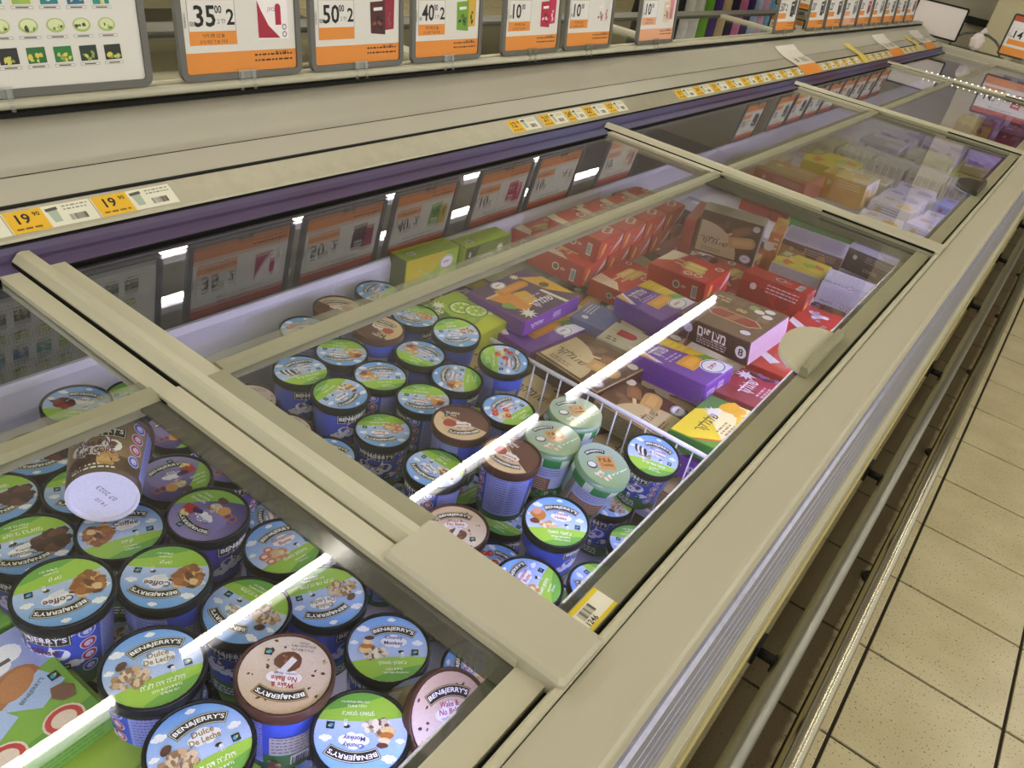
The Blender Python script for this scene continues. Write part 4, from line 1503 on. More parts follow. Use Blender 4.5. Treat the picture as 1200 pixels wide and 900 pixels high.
def d_choc(pr, w, h):
    pr.rect(0, 0, w, h, 0x5C3424, 1)
    pr.cluster(w * 0.1, h * 0.2, w * 0.36, h * 0.22, 9, (0x6E4430, 0x4A281C, 0x7C5238), h * 0.13, 2, 6, 0.4)
    pr.ell(-w * 0.48, -h * 0.46, w * 0.68, h * 0.74, 0xCBB488, 4, 0, 14, 0, pi / 2)
    pr.text(SCRIPT, -w * 0.20, -h * 0.16, h * 0.21, 0x2A1A12, 7, 0, 0.004, w * 0.46)
    pr.lines(-w * 0.38, -h * 0.34, w * 0.32, 2, h * 0.05, h * 0.02, 0x7A5A40, 7, 8)
    popsicle(pr, w * 0.24, -h * 0.02, w * 0.44, h * 0.26, 0xC29A5C, 7, 0.2)
    popsicle(pr, w * 0.2, h * 0.24, w * 0.34, h * 0.2, 0x8A5A36, 5, 0.5)
    logo(pr, w * 0.36, -h * 0.36, h * 0.1, 8)
    pr.ell(w * 0.40, h * 0.38, h * 0.08, h * 0.07, 0xE0D6C4, 5)


def d_coated(pr, w, h):
    pr.rect(0, 0, w, h, 0x6E4E38, 1)
    R = random.Random(3)
    for i in range(10):
        pr.rect(R.uniform(-.4, .4) * w, R.uniform(-.1, .42) * h, w * 0.14, h * 0.14, R.choice((0x7C5A40, 0x5E4230, 0x8C6A4C)), 2, 0.1)
    pr.poly([(-w * 0.36, -h * 0.08), (-w * 0.22, h * 0.04), (w * 0.30, h * 0.04), (w * 0.44, -h * 0.08), (w * 0.30, -h * 0.2), (-w * 0.22, -h * 0.2)], 0xC2A070, 4)
    pr.poly([(-w * 0.33, -h * 0.08), (-w * 0.20, h * 0.02), (w * 0.28, h * 0.02), (w * 0.41, -h * 0.08), (w * 0.28, -h * 0.18), (-w * 0.20, -h * 0.18)], 0x8E1C14, 5)
    for i in range(4):
        pr.rect(w * (0.0 + 0.03 * i), -h * 0.08, w * 0.009, h * 0.2, 0xC9A87A, 6, -0.35)
    pr.text('∞', w * 0.02, h * 0.16, h * 0.08, 0xD9B872, 6, 0, 0.02)
    pr.lines(-w * 0.42, h * 0.34, w * 0.22, 2, h * 0.08, h * 0.04, 0xC9B28A, 5, 9)
    for x, y, c in ((0.1, .36, 0x8FA25A), (0.2, .3, 0xE6DEDA), (0.34, .24, 0xE6DEDA), (0.3, .4, 0xE6DEDA), (0.34, -.34, 0xD8D4EC)):
        pr.ell(w * x, h * y, h * 0.08, h * 0.055, c, 6)


def d_coatedside(pr, w, h):
    pr.rect(0, 0, w, h, 0x4A2622, 1)
    pr.text('מצופים', -w * 0.02, h * 0.14, h * 0.42, 0xF0E8E2, 4, 0, 0.02, w * 0.4)
    pr.lines(-w * 0.22, -h * 0.14, w * 0.42, 3, h * 0.11, h * 0.05, 0xCDBAB0, 4, 4)
    pr.ell(w * 0.40, -h * 0.05, h * 0.24, h * 0.27, 0xF0EAE4, 4)
    pr.text('8', w * 0.40, -h * 0.05, h * 0.34, 0x3A1E1A, 6, 0, 0.02)
    pr.ell(-w * 0.36, h * 0.1, h * 0.22, h * 0.22, 0xC9BEE0, 4)


def d_mango(pr, w, h):
    pr.rect(0, 0, w, h, 0xE3CB2A, 1)
    pr.poly([(-w * 0.2, -h / 2), (w / 2, -h / 2), (w / 2, h * 0.2), (w * 0.1, h * 0.3), (-w * 0.3, -h * 0.2)], 0xEDE2A8, 2)
    pr.poly([(-w / 2, -h / 2), (-w * 0.22, -h / 2), (-w / 2, h * 0.10)], 0x5C9A30, 3)
    pr.poly([(-w * 0.24, -h / 2), (-w * 0.19, -h / 2), (-w * 0.5, h * 0.18), (-w * 0.5, h * 0.08)], 0xC0562E, 4)
    pr.poly([(w * 0.08, h / 2), (w / 2, h / 2), (w * 0.5, h * 0.16), (w * 0.3, h * 0.2)], 0x3E7030, 3)
    pr.text(SCRIPT, -w * 0.10, h * 0.16, h * 0.24, 0x3A2A1A, 6, 0, 0.01, w * 0.44)
    pr.lines(-w * 0.2, -h * 0.06, w * 0.26, 3, h * 0.07, h * 0.03, 0x9A7A50, 5, 8)
    pr.cluster(w * 0.38, h * 0.02, w * 0.1, h * 0.2, 6, (0xE0A820, 0xEBC23A, 0xD89A1A), h * 0.14, 5, 7)
    popsicle(pr, w * 0.14, -h * 0.3, w * 0.4, h * 0.26, 0xDDB71E, 5, 0.3, False)
    star(pr, w * 0.16, h * 0.24, h * 0.16, 0xE6E4F2, 5)
    pr.text('8', -w * 0.44, -h * 0.34, h * 0.14, 0xEFF6E4, 6, 0, 0.02)


def d_crimson(pr, w, h):
    pr.rect(0, 0, w, h, 0xA51E3E, 1)
    pr.poly([(-w / 2, -h / 2), (w * 0.1, -h / 2), (-w * 0.2, h / 2), (-w / 2, h / 2)], 0x8E2430, 2)
    pr.text(SCRIPT, -w * 0.02, h * 0.12, h * 0.3, 0xF8F2F4, 5, 0, 0.02, w * 0.46)
    pr.lines(-w * 0.2, -h * 0.10, w * 0.36, 2, h * 0.08, h * 0.04, 0xE4B8C0, 5, 7)
    popsicle(pr, w * 0.16, -h * 0.36, w * 0.3, h * 0.2, 0xD9623C, 5, 0.3, False)
    star(pr, w * 0.30, h * 0.34, h * 0.2, 0xF0E8F0, 4)
    pr.cluster(w * 0.42, h * 0.0, w * 0.07, h * 0.3, 12, (0x3E2434, 0x9A5AA0, 0x2A3A24), h * 0.08, 4, 8)
    pr.text('8', -w * 0.4, -h * 0.3, h * 0.12, 0xF0D0D4, 5, 0, 0.02)


def d_strawflat(pr, w, h):
    pr.rect(0, 0, w, h, 0xC42E2A, 1)
    pr.poly([(-w * 0.16, h * 0.5), (-w * 0.02, h * 0.5), (-w * 0.2, h * 0.08), (-w * 0.32, h * 0.2)], 0xE9E0E2, 2)
    pr.cluster(w * 0.24, h * 0.16, w * 0.16, h * 0.14, 12, (0xE6DEE6, 0xC9BECE, 0xA89AB0), h * 0.08, 3, 9)
    pr.cluster(w * 0.0, -h * 0.36, w * 0.12, h * 0.1, 8, (0xE8D8B0, 0xD9B84A), h * 0.07, 3, 10)
    pr.text(SCRIPT, -w * 0.1, -h * 0.1, h * 0.16, 0xF0E4E4, 4, 0, 0.02, w * 0.3)


def d_whitebox(pr, w, h):
    pr.rect(0, 0, w, h, 0xE4E0EA, 1)
    pr.lines(-w * 0.42, h * 0.36, w * 0.6, 6, h * 0.1, h * 0.03, 0xB6AEC4, 3, 4)
    pr.text('GELATO', -w * 0.28, -h * 0.32, h * 0.12, 0x4A3A50, 4, 0, 0.01)
    pr.ell(w * 0.05, -h * 0.3, h * 0.11, h * 0.11, 0xC06A7A, 3)
    pr.ell(w * 0.05, -h * 0.3, h * 0.08, h * 0.08, 0xEDE6F0, 4)
    pr.lines(w * 0.14, -h * 0.2, w * 0.3, 4, h * 0.08, h * 0.03, 0x8A7E9A, 4, 5)


def d_whitepop(pr, w, h):
    pr.rect(0, 0, w, h, 0xCFC6AE, 1)
    popsicle(pr, -w * 0.02, h * 0.12, w * 0.46, h * 0.3, 0xB82428, 4, 0.0)
    pr.lines(-w * 0.36, -h * 0.24, w * 0.3, 2, h * 0.1, h * 0.05, 0x5A4A3A, 4, 4)
    pr.ell(w * 0.36, -h * 0.3, h * 0.13, h * 0.1, 0xE8E2E0, 4)


def d_yellowtop(pr, w, h):
    pr.rect(0, 0, w, h, 0xD2BE3C, 1)
    pr.cluster(0, 0, w * 0.4, h * 0.36, 10, (0xD98A2E, 0xE0C84A, 0x9CB03C, 0xC9642E), h * 0.18, 2, 12)
    pr.poly([(-w * 0.5, h * 0.5), (-w * 0.2, h * 0.5), (-w * 0.3, h * 0.1), (-w * 0.5, h * 0.0)], 0x6E6A2E, 4)
    pr.lines(-w * 0.46, h * 0.4, w * 0.2, 3, h * 0.1, h * 0.05, 0xE8E4C0, 5, 6)


def d_pack(c1, c2, ink, txt=None):
    def f(pr, w, h):
        pr.rect(0, 0, w, h, c1, 1)
        pr.poly([(-w / 2, -h / 2), (w * 0.2, -h / 2), (-w * 0.1, h * 0.2), (-w / 2, h * 0.3)], c2, 2)
        pr.blob(w * 0.2, h * 0.1, min(w, h) * 0.25, c2, 2, 4)
        pr.lines(-w * 0.1, h * 0.38, w * 0.5, 3, h * 0.1, h * 0.035, ink, 3, 5)
        if txt:
            pr.text(txt, w * 0.05, -h * 0.2, h * 0.16, ink, 5, 0, 0.02, w * 0.6)
        pr.ell(-w * 0.3, h * 0.2, h * 0.1, h * 0.1, ink, 4)
    return f


def d_white(c1, c2, ink):
    def f(pr, w, h):
        pr.rect(0, 0, w, h, c1, 1)
        pr.blob(w * 0.22, -h * 0.12, min(w, h) * 0.24, c2, 2, 4)
        pr.blob(-w * 0.25, h * 0.2, min(w, h) * 0.14, c2, 2, 6)
        pr.lines(-w * 0.36, h * 0.34, w * 0.6, 3, h * 0.12, h * 0.04, ink, 3, 5)
        pr.lines(-w * 0.36, -h * 0.28, w * 0.34, 2, h * 0.1, h * 0.03, 0xA8A0B4, 3, 6)
    return f


def d_cones(pr, w, h):
    pr.rect(0, 0, w, h, 0x7FB23C, 1)
    pr.poly([(-w / 2, h / 2), (w / 2, h / 2), (w / 2, h * 0.12), (-w / 2, -h * 0.10)], 0x9AA8DC, 2)
    pr.poly([(-w * 0.5, -h * 0.5), (w * 0.5, -h * 0.5), (w * 0.5, -h * 0.3), (-w * 0.5, -h * 0.42)], 0x5E9A34, 2)
    pr.cloud(w * 0.24, h * 0.34, w * 0.34, 3)
    pr.cloud(-w * 0.2, h * 0.36, w * 0.3, 3)
    pr.text('4', w * 0.26, h * 0.36, h * 0.10, 0x5A1E26, 6, 0, 0.02)
    pr.lines(w * 0.14, h * 0.28, w * 0.22, 1, h * 0.05, h * 0.03, 0x5A5060, 6, 3)
    for i in range(3):
        cx, cy = w * (0.28 - 0.26 * i), h * (0.06 - 0.06 * i)
        pr.ell(cx, cy, w * 0.15, h * 0.13, 0xA4683A, 5 + 3 * i, 0.5, 18)
        pr.ell(cx + w * .01, cy + h * .02, w * 0.11, h * 0.085, 0xB5794A, 6 + 3 * i, 0.5, 16)
        pr.poly([(cx - w * .12, cy - h * .10), (cx + w * .13, cy + h * .03), (cx + w * .19, cy - h * .14), (cx + w * .03, cy - h * .24)], 0xA9C2E6, 5.5 + 3 * i)
        pr.text(BRAND, cx + w * .045, cy - h * .09, h * .035, 0x23304A, 7 + 3 * i, 0.45, 0.01, w * 0.2)
    pr.blob(w * 0.42, -h * 0.16, w * 0.07, 0x7A5240, 12, 4, 6)
    for x in (0.06, 0.34):
        pr.ell(w * x, -h * 0.34, w * 0.10, h * 0.10, 0xE4D2C0, 14)
        pr.ell(w * x, -h * 0.34, w * 0.088, h * 0.088, 0xC23A34, 15)
        pr.ell(w * x, -h * 0.34, w * 0.06, h * 0.058, 0xE6D4BE, 16)
    mark(pr, w * 0.44, -h * 0.02, w * 0.05, 12)


def d_cones2(pr, w, h):
    pr.rect(0, 0, w, h, 0x9CBC40, 1)
    pr.poly([(-w / 2, -h / 2), (w * 0.1, -h / 2), (-w * 0.08, h / 2), (-w / 2, h / 2)], 0x7F9CE0, 2)
    pr.poly([(-w * 0.34, -h * 0.5), (-w * 0.02, -h * 0.5), (w * 0.22, h * 0.34)], 0xB47A44, 4)
    cow(PR(lambda x, y, l: pr.mp(x * w * 0.5 - w * 0.2, y * w * 0.5 + h * 0.24, l), pr.mb), 0, 0, 1.2, 6)
    pr.text('אגוז', w * 0.36, h * 0.3, h * 0.08, 0x3A4A20, 5, -0.6, 0.01)


def box_thing(name, label, L, W, Hh, c, ry, rot, edge, top=None, front=None, side=None, group=None, topcol=None):
    """carton with centre c; rot = euler (rx, ry, rz) degrees; top art is turned by ry*90 deg; art on the -y and +x faces"""
    t = thing(name, label, 'ice cream box', (0, 0, 0), 0, group)
    E = Matrix.Rotation(radians(rot[2]), 4, 'Z') @ Matrix.Rotation(radians(rot[0]), 4, 'X') @ Matrix.Rotation(radians(rot[1]), 4, 'Y')
    t.matrix_world = Matrix.Translation(c) @ E
    x, y, z = L / 2, W / 2, Hh / 2
    MB().cbox(-x, x, -y, y, -z, z, 0.0014, hx(edge)).build('carton', INK, t)
    mb = MB()
    k = ry % 4
    e = 0.0002
    if top:
        m = [lambda u, v, l: (u, v, z + e + l), lambda u, v, l: (-v, u, z + e + l), lambda u, v, l: (-u, -v, z + e + l), lambda u, v, l: (v, -u, z + e + l)][k]
        a, b = (L, W) if k % 2 == 0 else (W, L)
        top(PR(m, mb), a - 0.003, b - 0.003)
    if front:
        front(PR(lambda u, v, l: (u, -y - e - l, v), mb), L - 0.003, Hh - 0.003)
    if side:
        side(PR(lambda u, v, l: (x + e + l, u, v), mb), W - 0.003, Hh - 0.003)
    if mb.F:
        mb.build('printed_art', INK, t)
    return t


def B(name, label, c, dims, rot=(0, 0, 0), s=1.0, **k):
    """place a carton; s slides it along the line of sight so that it rests at the level of its neighbours"""
    o = Vector((0, 0, CAM_H))
    c = o + (Vector(c) - o) * s
    ry = k.pop('turn', 1)
    edge = k.pop('edge', 0x888888)
    return box_thing(name, label, dims[0] * s, dims[1] * s, dims[2] * s, c, ry, rot, edge, **k)


def build_boxes():
    pv = d_smallprint(0x7A3CA6, 0x43206A)
    B('popsicle_box', 'lime popsicle box on its edge by the liner, nearer the tubs', (-1.043, 1.309, 0.672), (0.052, 0.168, 0.106), (0, 0, -3), top=d_limelong, side=d_limefront, front=d_smallprint(0x4A6018, 0x3A4C12), edge=0x7C9420)
    B('popsicle_box', 'lime popsicle box on its edge by the liner, further from the tubs', (-1.020, 1.484, 0.672), (0.054, 0.168, 0.100), (0, 0, -2), top=d_limelong, side=d_limefront2, front=d_limelong, edge=0x6C8420)
    B('popsicle_box', 'flat lime popsicle box with lime slices beside the tubs', (-0.875, 1.238, 0.632), (0.158, 0.172, 0.046), (0, 0, 0), top=d_lime, side=d_smallprint(0xB9C22A, 0x7E8C1E), front=d_smallprint(0xB9C22A, 0x7E8C1E), edge=0xB0BC2C)
    B('popsicle_box', 'purple passion fruit popsicle box lying on the flat lime box', (-0.790, 1.352, 0.695), (0.156, 0.195, 0.036), (2, -1, -3), 1.045, top=d_passion, side=d_violetside, front=pv, edge=0x7A2AA6)
    B('popsicle_box', 'orange and purple popsicle box under the passion fruit one', (-0.738, 1.350, 0.640), (0.120, 0.193, 0.030), (0, 0, -6), 1.022, top=d_mangopurple, side=d_violetside, front=pv, edge=0x7A3CA6)
    # red stack by the liner
    k = 0
    names = ['end of the lower row of the red stack', 'second in the lower row of the red stack', 'third in the lower row of the red stack', 'last in the lower row of the red stack']
    for i in range(4):
        B('wafer_box', 'red ice cream box, ' + names[i], (-0.905, 1.715 + i * 0.124, 0.652), (0.165, 0.118, 0.056), (0, 0, 2), top=d_redtop, front=d_redend, side=d_redside, edge=0xA81E1C, group='red boxes in the stack by the liner')
    names = ['end of the upper row of the red stack', 'second in the upper row of the red stack', 'third in the upper row of the red stack', 'last in the upper row of the red stack']
    for i in range(4):
        B('wafer_box', 'red ice cream box, ' + names[i], (-0.900, 1.770 + i * 0.124, 0.710), (0.160, 0.118, 0.055), (0, 0, 0), top=d_redtop, front=d_redend, side=d_redside, edge=0xA81E1C, group='red boxes in the stack by the liner')
    for i, nm in enumerate(('nearest the lime boxes', 'in the middle', 'nearest the green edged box')):
        B('wafer_box', 'flat red box against the white liner, ' + nm, (-1.020, 1.750 + i * 0.150, 0.660), (0.080, 0.145, 0.055), (0, 0, 0), top=d_redtop, front=d_redend, edge=0xB03A34, group='red boxes along the liner')
    B('popsicle_box', 'terracotta box with a green edge at the far corner of the liner', (-1.015, 2.270, 0.664), (0.085, 0.140, 0.045), (0, 0, -3), top=d_pack(0xA85A48, 0xC06A54, 0xE0C8B8), front=d_smallprint(0x4F8A34, 0x3E6E2A), edge=0x4F8A34)
    B('popsicle_box', 'red flat box lying under the red stack towards the purple boxes', (-0.760, 1.790, 0.624), (0.115, 0.200, 0.044), (0, 0, 4), top=d_redtop, front=d_redend, side=d_redside, edge=0xA81E1C)
    B('popsicle_box', 'red box standing upright between stack and chocolate box', (-0.760, 2.155, 0.690), (0.030, 0.15, 0.130), (4, 0, 10), front=d_smallprint(0xB23A38, 0x8A2A2A), side=d_smallprint(0xB23A38, 0x8A2A2A), top=d_smallprint(0xC85A58, 0x9A3A38), edge=0xB23A38)
    B('popsicle_box', 'upright brown chocolate popsicle box with cream corner script', (-0.650, 2.150, 0.725), (0.172, 0.058, 0.128), (6, -2, 12), front=d_choc, top=d_smallprint(0xC9BE9A, 0x9A8E6C), side=d_smallprint(0xE6E0D6, 0x6A5A4A), edge=0xC2B692, turn=0)
    B('popsicle_box', 'red wafer box lying tilted in the middle of the freezer', (-0.622, 1.836, 0.694), (0.165, 0.120, 0.056), (5, -6, -5), top=d_redtop, front=d_redend, side=d_redside, edge=0xB02220, turn=0)
    B('popsicle_box', 'purple mango popsicle box between red wafer box and lamp reflection', (-0.601, 1.618, 0.680), (0.135, 0.130, 0.050), (7, -2, -8), top=d_mangopurple, front=pv, side=d_violetside, edge=0x7A3CA6)
    B('popsicle_box', 'brown coated popsicle box with red arrow and white eight', (-0.400, 1.558, 0.752), (0.171, 0.148, 0.055), (9, -7, -8), top=d_coated, front=d_coatedside, side=d_smallprint(0xD6B4C0, 0xA88490), edge=0x6A4434, turn=0)
    B('popsicle_box', 'purple mango popsicle box under the brown coated box', (-0.425, 1.400, 0.690), (0.168, 0.118, 0.050), (0, -5, -4), top=d_mangopurple, front=pv, side=d_violetside, edge=0x7A3CA6)
    B('popsicle_box', 'flat chocolate popsicle box with cream script behind the wire', (-0.572, 1.290, 0.655), (0.164, 0.150, 0.050), (3, -1, -9), top=d_choc, front=d_smallprint(0x54301F, 0x3E2216), side=d_smallprint(0x54301F, 0x3E2216), edge=0xB79C70, turn=0)
    B('popsicle_box', 'cream box with a red popsicle beside the purple mango boxes', (-0.590, 1.480, 0.632), (0.100, 0.105, 0.046), (0, 0, 5), top=d_whitepop, edge=0xC9C0A8, turn=0)
    B('popsicle_box', 'flat chocolate popsicle box partly under purple box and wire', (-0.425, 1.250, 0.645), (0.150, 0.130, 0.046), (0, 4, 2), top=d_choc, front=d_smallprint(0xA4946C, 0x5A4A34), side=d_smallprint(0xA4946C, 0x5A4A34), edge=0xB79C70)
    B('popsicle_box', 'blue grey box with white barcode panel under the red pile', (-0.690, 1.520, 0.630), (0.085, 0.110, 0.045), (0, 0, 6), top=d_pack(0x55588A, 0x3E4A86, 0xD6D2DA), edge=0x6A6A92)
    B('popsicle_box', 'yellow mango popsicle box with green end beside the front frame', (-0.278, 1.262, 0.690), (0.120, 0.172, 0.034), (0, -6, -1), top=d_mango, front=d_smallprint(0x3E8A30, 0x2A6A24), side=d_smallprint(0xD9C23A, 0xA08C2A), edge=0x4E9A34)
    B('popsicle_box', 'purple box under the yellow mango box by the wire', (-0.285, 1.262, 0.640), (0.130, 0.170, 0.044), (0, 0, 2), top=d_mangopurple, front=d_violetside, edge=0x7A3CA6)
    B('popsicle_box', 'crimson berry popsicle box beside the yellow mango box', (-0.282, 1.458, 0.672), (0.120, 0.158, 0.046), (-3, -5, 0), top=d_crimson, front=d_smallprint(0x8E2434, 0x6E1A28), edge=0x8E2434)
    B('wafer_box', 'long red wafer box on edge behind the brown coated box', (-0.431, 1.960, 0.686), (0.168, 0.074, 0.090), (-4, -2, 0), top=d_redend, front=d_pack(0xA8241F, 0x8E1A18, 0xE0CCC8), side=d_redside, edge=0xA8241F, turn=0)
    B('popsicle_box', 'flat red strawberry box beside the grip of the front lid', (-0.288, 1.884, 0.670), (0.130, 0.185, 0.050), (3, -4, 0), top=d_strawflat, front=d_redend, edge=0xC42E2A)
    B('popsicle_box', 'red strawberry box under the grip, before the flat one', (-0.280, 1.665, 0.664), (0.130, 0.190, 0.050), (0, -4, 0), top=d_strawflat, front=d_redend, edge=0xC42E2A)
    B('popsicle_box', 'white box with lilac print by the front frame', (-0.303, 2.170, 0.690), (0.131, 0.100, 0.058), (6, -1, 4), top=d_whitebox, front=d_whitebox, side=d_smallprint(0xDAD6E2, 0xA89EB4), edge=0xDAD6E2, turn=0)
    B('popsicle_box', 'yellow and orange fruit box behind the long red box', (-0.447, 2.212, 0.684), (0.140, 0.120, 0.038), (1, -1, 3), top=d_yellowtop, front=d_smallprint(0xCFCBC0, 0x8E8A7A), edge=0xCFCBC0, turn=0)
    B('popsicle_box', 'orange fruit box standing on end beside the chocolate box', (-0.550, 2.250, 0.700), (0.034, 0.12, 0.14), (4, 0, 12), side=d_yellowtop, front=d_pack(0xC9782E, 0xB8622A, 0xE6D8B0), top=d_pack(0xC9A23E, 0xC0723A, 0x7A4A2A), edge=0xC9782E)


def build_bottom_layer():
    """cartons under the loose ones of the second bay; only slivers of them show"""
    R = random.Random(21)
    kinds = [('red', 0xB8241E, d_redtop), ('tan and brown', 0xB79C70, d_choc), ('purple', 0x7A3CA6, d_mangopurple), ('tan', 0xB79C70, d_whitepop), ('dark red', 0x8E1E1C, d_redtop), ('crimson', 0x9A1E3A, d_crimson)]
    words = ['first', 'second', 'third', 'fourth', 'fifth', 'sixth', 'seventh']
    xs = [-0.955, -0.785, -0.612, -0.440, -0.275]
    for r in range(7):
        for c, x in enumerate(xs):
            y = 1.232 + r * 0.195
            if x < -0.9 and r < 2:
                k = 2
            else:
                k = R.choice([0, 0, 4, 5, 1, 3]) if r > 1 else 1 if r == 0 else R.choice([1, 2])
            nm, col, art = kinds[k]
            B('bottom_carton', '%s bottom layer carton, %s row from the wire, %s from the liner' % (nm, words[r], words[c]), (x, y, 0.5735), (0.152, 0.186, 0.050), (0, 0, R.uniform(-1.5, 1.5)), top=art, edge=col, turn=R.choice([0, 1, 1]), group='cartons of the bottom layer')


def build_far_boxes():
    # third bay and beyond
    B('ice_cream_box', 'dusty pink carton with white barcode in the third bay', (-0.770, 3.000, 0.690), (0.200, 0.165, 0.075), (3, -2, -6), top=d_pack(0xA8714E, 0x9C8458, 0xD8C8A8), front=d_pack(0xB06650, 0xA85A48, 0xE0C8BC, 'גלידה'), edge=0xB06650, turn=0)
    B('ice_cream_box', 'orange carton with a white flower mark in the third bay', (-0.600, 3.180, 0.700), (0.170, 0.140, 0.095), (4, -2, -4), top=d_pack(0xDDD2B4, 0xD9B45A, 0x9A7A4A), front=d_pack(0xD09A3A, 0xC88A2E, 0xE8DCC0), side=d_pack(0xDCD6CC, 0xD2B060, 0x8A7A9A), edge=0xD09A3A, turn=0)
    B('ice_cream_box', 'yellow green flat carton behind the dusty pink one', (-0.740, 3.440, 0.690), (0.200, 0.190, 0.050), (4, -2, 3), top=d_yellowtop, edge=0xC9B640, turn=0)
    spots = [(-0.420, 3.020, 0.646, 0.150, 0.130, 0.06, 8, 0xD9D4CC, 0xD8A43C, 'white and orange sachet pack nearest the smoked lid edge'),
             (-0.420, 3.200, 0.660, 0.150, 0.130, 0.08, -4, 0xDED8D2, 0xD9B85C, 'white and gold sachet pack beside the orange carton'),
             (-0.280, 2.950, 0.636, 0.130, 0.140, 0.05, 5, 0x8A94D6, 0xD6D4E6, 'blue and white sachet pack at the front frame of the third bay'),
             (-0.275, 3.130, 0.650, 0.130, 0.150, 0.07, -6, 0xD8D2DC, 0xD09A34, 'white sachet pack with a golden picture under the dark grip'),
             (-0.265, 3.320, 0.640, 0.130, 0.150, 0.06, 3, 0xDAD2E0, 0xD8C04A, 'pale sachet pack with yellow corner beyond the dark grip'),
             (-0.430, 3.390, 0.650, 0.150, 0.150, 0.07, -3, 0xD2CDD8, 0x8E86C4, 'white and lilac sachet pack behind the gold one'),
             (-0.600, 3.400, 0.640, 0.120, 0.170, 0.05, 4, 0xDDD6C6, 0xD9BE6A, 'cream sachet pack behind the orange carton'),
             (-0.420, 3.590, 0.648, 0.150, 0.160, 0.06, 6, 0xC9C4D8, 0x6A5EA8, 'lilac sachet pack before the far wire divider'),
             (-0.260, 3.560, 0.650, 0.130, 0.170, 0.06, -5, 0x9AA0D8, 0xB0303A, 'blue carton with a red edge before the far wire divider'),
             (-0.600, 3.620, 0.640, 0.140, 0.160, 0.05, 0, 0xD8D2B8, 0xC9B85C, 'cream flat carton before the far wire divider'),
             (-0.780, 3.660, 0.640, 0.140, 0.160, 0.05, 0, 0xD6CCB0, 0xB87A5A, 'cream and tan carton before the far wire divider'),
             (-0.960, 2.960, 0.650, 0.120, 0.200, 0.05, 0, 0xC98A60, 0xD8C0A0, 'tan carton against the liner in the third bay'),
             (-0.960, 3.300, 0.650, 0.120, 0.300, 0.05, 0, 0xD8CCB4, 0xC9A070, 'long cream carton against the liner in the third bay'),
             (-0.560, 2.860, 0.620, 0.220, 0.10, 0.035, 4, 0x4F8A34, 0xA8302C, 'green and red flat pack along the near edge of the third bay'),
             (-0.770, 2.840, 0.620, 0.160, 0.10, 0.035, 4, 0xA8302C, 0x6A2020, 'dark red flat pack under the dusty pink carton'),
             (-0.330, 2.790, 0.620, 0.200, 0.10, 0.035, 0, 0xD2B84A, 0xC06A4A, 'yellow and pink flat pack along the near edge of the third bay')]
    for x, y, z, L, W, Hh, r, c1, c2, lab in spots:
        B('ice_cream_pack', lab, (x, y, 0.6005 + Hh / 2 if Hh < 0.05 else z), (L, W, Hh), (0, 0, r), top=d_white(c1, c2, 0x6A5A6A), front=d_white(c1, c2, 0x7A6A70), side=d_white(c1, c2, 0x7A6A70), edge=c1, turn=0)
    # second bay, far end
    B('ice_cream_bag', 'lilac and brown ice cream pack under the second divider', (-0.482, 2.440, 0.670), (0.185, 0.13, 0.070), (3, 0, 8), top=d_smallprint(0xB0A4B8, 0x6A5A78), front=d_pack(0x6A4A38, 0xC08A4A, 0xC9B8A8), edge=0x8A7A8A, turn=0)
    B('ice_cream_bag', 'dark grey ice cream pack with white lettering past the second divider', (-0.318, 2.560, 0.672), (0.165, 0.12, 0.070), (3, 0, -4), top=d_pack(0x77726C, 0x9A92A8, 0xD6D2D6), front=d_pack(0x5A534C, 0x4A443E, 0xC9C2B8, 'COCO'), edge=0x5A534C, turn=0)
    B('ice_cream_bag', 'purple ice cream pack by the liner past the second divider', (-0.820, 2.420, 0.650), (0.2, 0.14, 0.05), (0, 0, 3), top=d_pack(0x8A7AB0, 0xB0A8C8, 0xE0DCE8), edge=0x7A6AA0, turn=0)
    # fourth bay
    for i in range(5):
        B('ice_cream_box', 'beige carton with round grey mark, %s behind the far wire divider' % ('first', 'second', 'third', 'fourth', 'fifth')[i], (-0.93 + i * 0.160, 4.02, 0.635), (0.150, 0.24, 0.068), (0, 0, 0), top=d_pack(0xC9C2A4, 0xD2CCB4, 0x8E8668), front=d_pack(0xCBC4A8, 0xBEB694, 0x7A7258), edge=0xC2BA9A, turn=0, group='beige cartons behind the far wire divider')
    cs = [(0xB9B04A, 0x8C8A3A, 'yellow green'), (0x9AA082, 0xB9BCA0, 'grey green'), (0xC9C4D2, 0xA098B4, 'pale lilac'), (0x8C7AC0, 0xD6CCE8, 'violet'), (0x5A4A8A, 0xC0B4DC, 'dark violet'), (0x9A80C4, 0xE0D8EC, 'light violet')]
    for i, (c1, c2, nm) in enumerate(cs):
        x = -0.30 - (i % 3) * 0.22
        y = 4.36 + (i // 3) * 0.42
        B('ice_cream_box', nm + ' carton lying in the fourth bay', (x, y, 0.640), (0.19, 0.24, 0.075), (0, 0, 3 * (i % 2)), top=d_pack(c1, c2, 0xE6E0EA), front=d_pack(c2, c1, 0x6A5A7A), edge=c1, turn=0)
    cs = [(0x7A2A34, 0x5A1E28, 'maroon'), (0x8A3A40, 0xD2B83A, 'maroon and yellow'), (0xB0A8A0, 0x7A2A34, 'grey and maroon'), (0x6A5A8C, 0xC9C0DC, 'slate violet')]
    for i, (c1, c2, nm) in enumerate(cs):
        B('ice_cream_box', nm + ' carton lying in the fifth bay', (-0.30 - (i % 2) * 0.24, 5.85 + (i // 2) * 0.5, 0.640), (0.2, 0.26, 0.075), (0, 0, 2), top=d_pack(c1, c2, 0xE6E0EA), front=d_pack(c2, c1, 0xD8D0D0), edge=c1, turn=0)
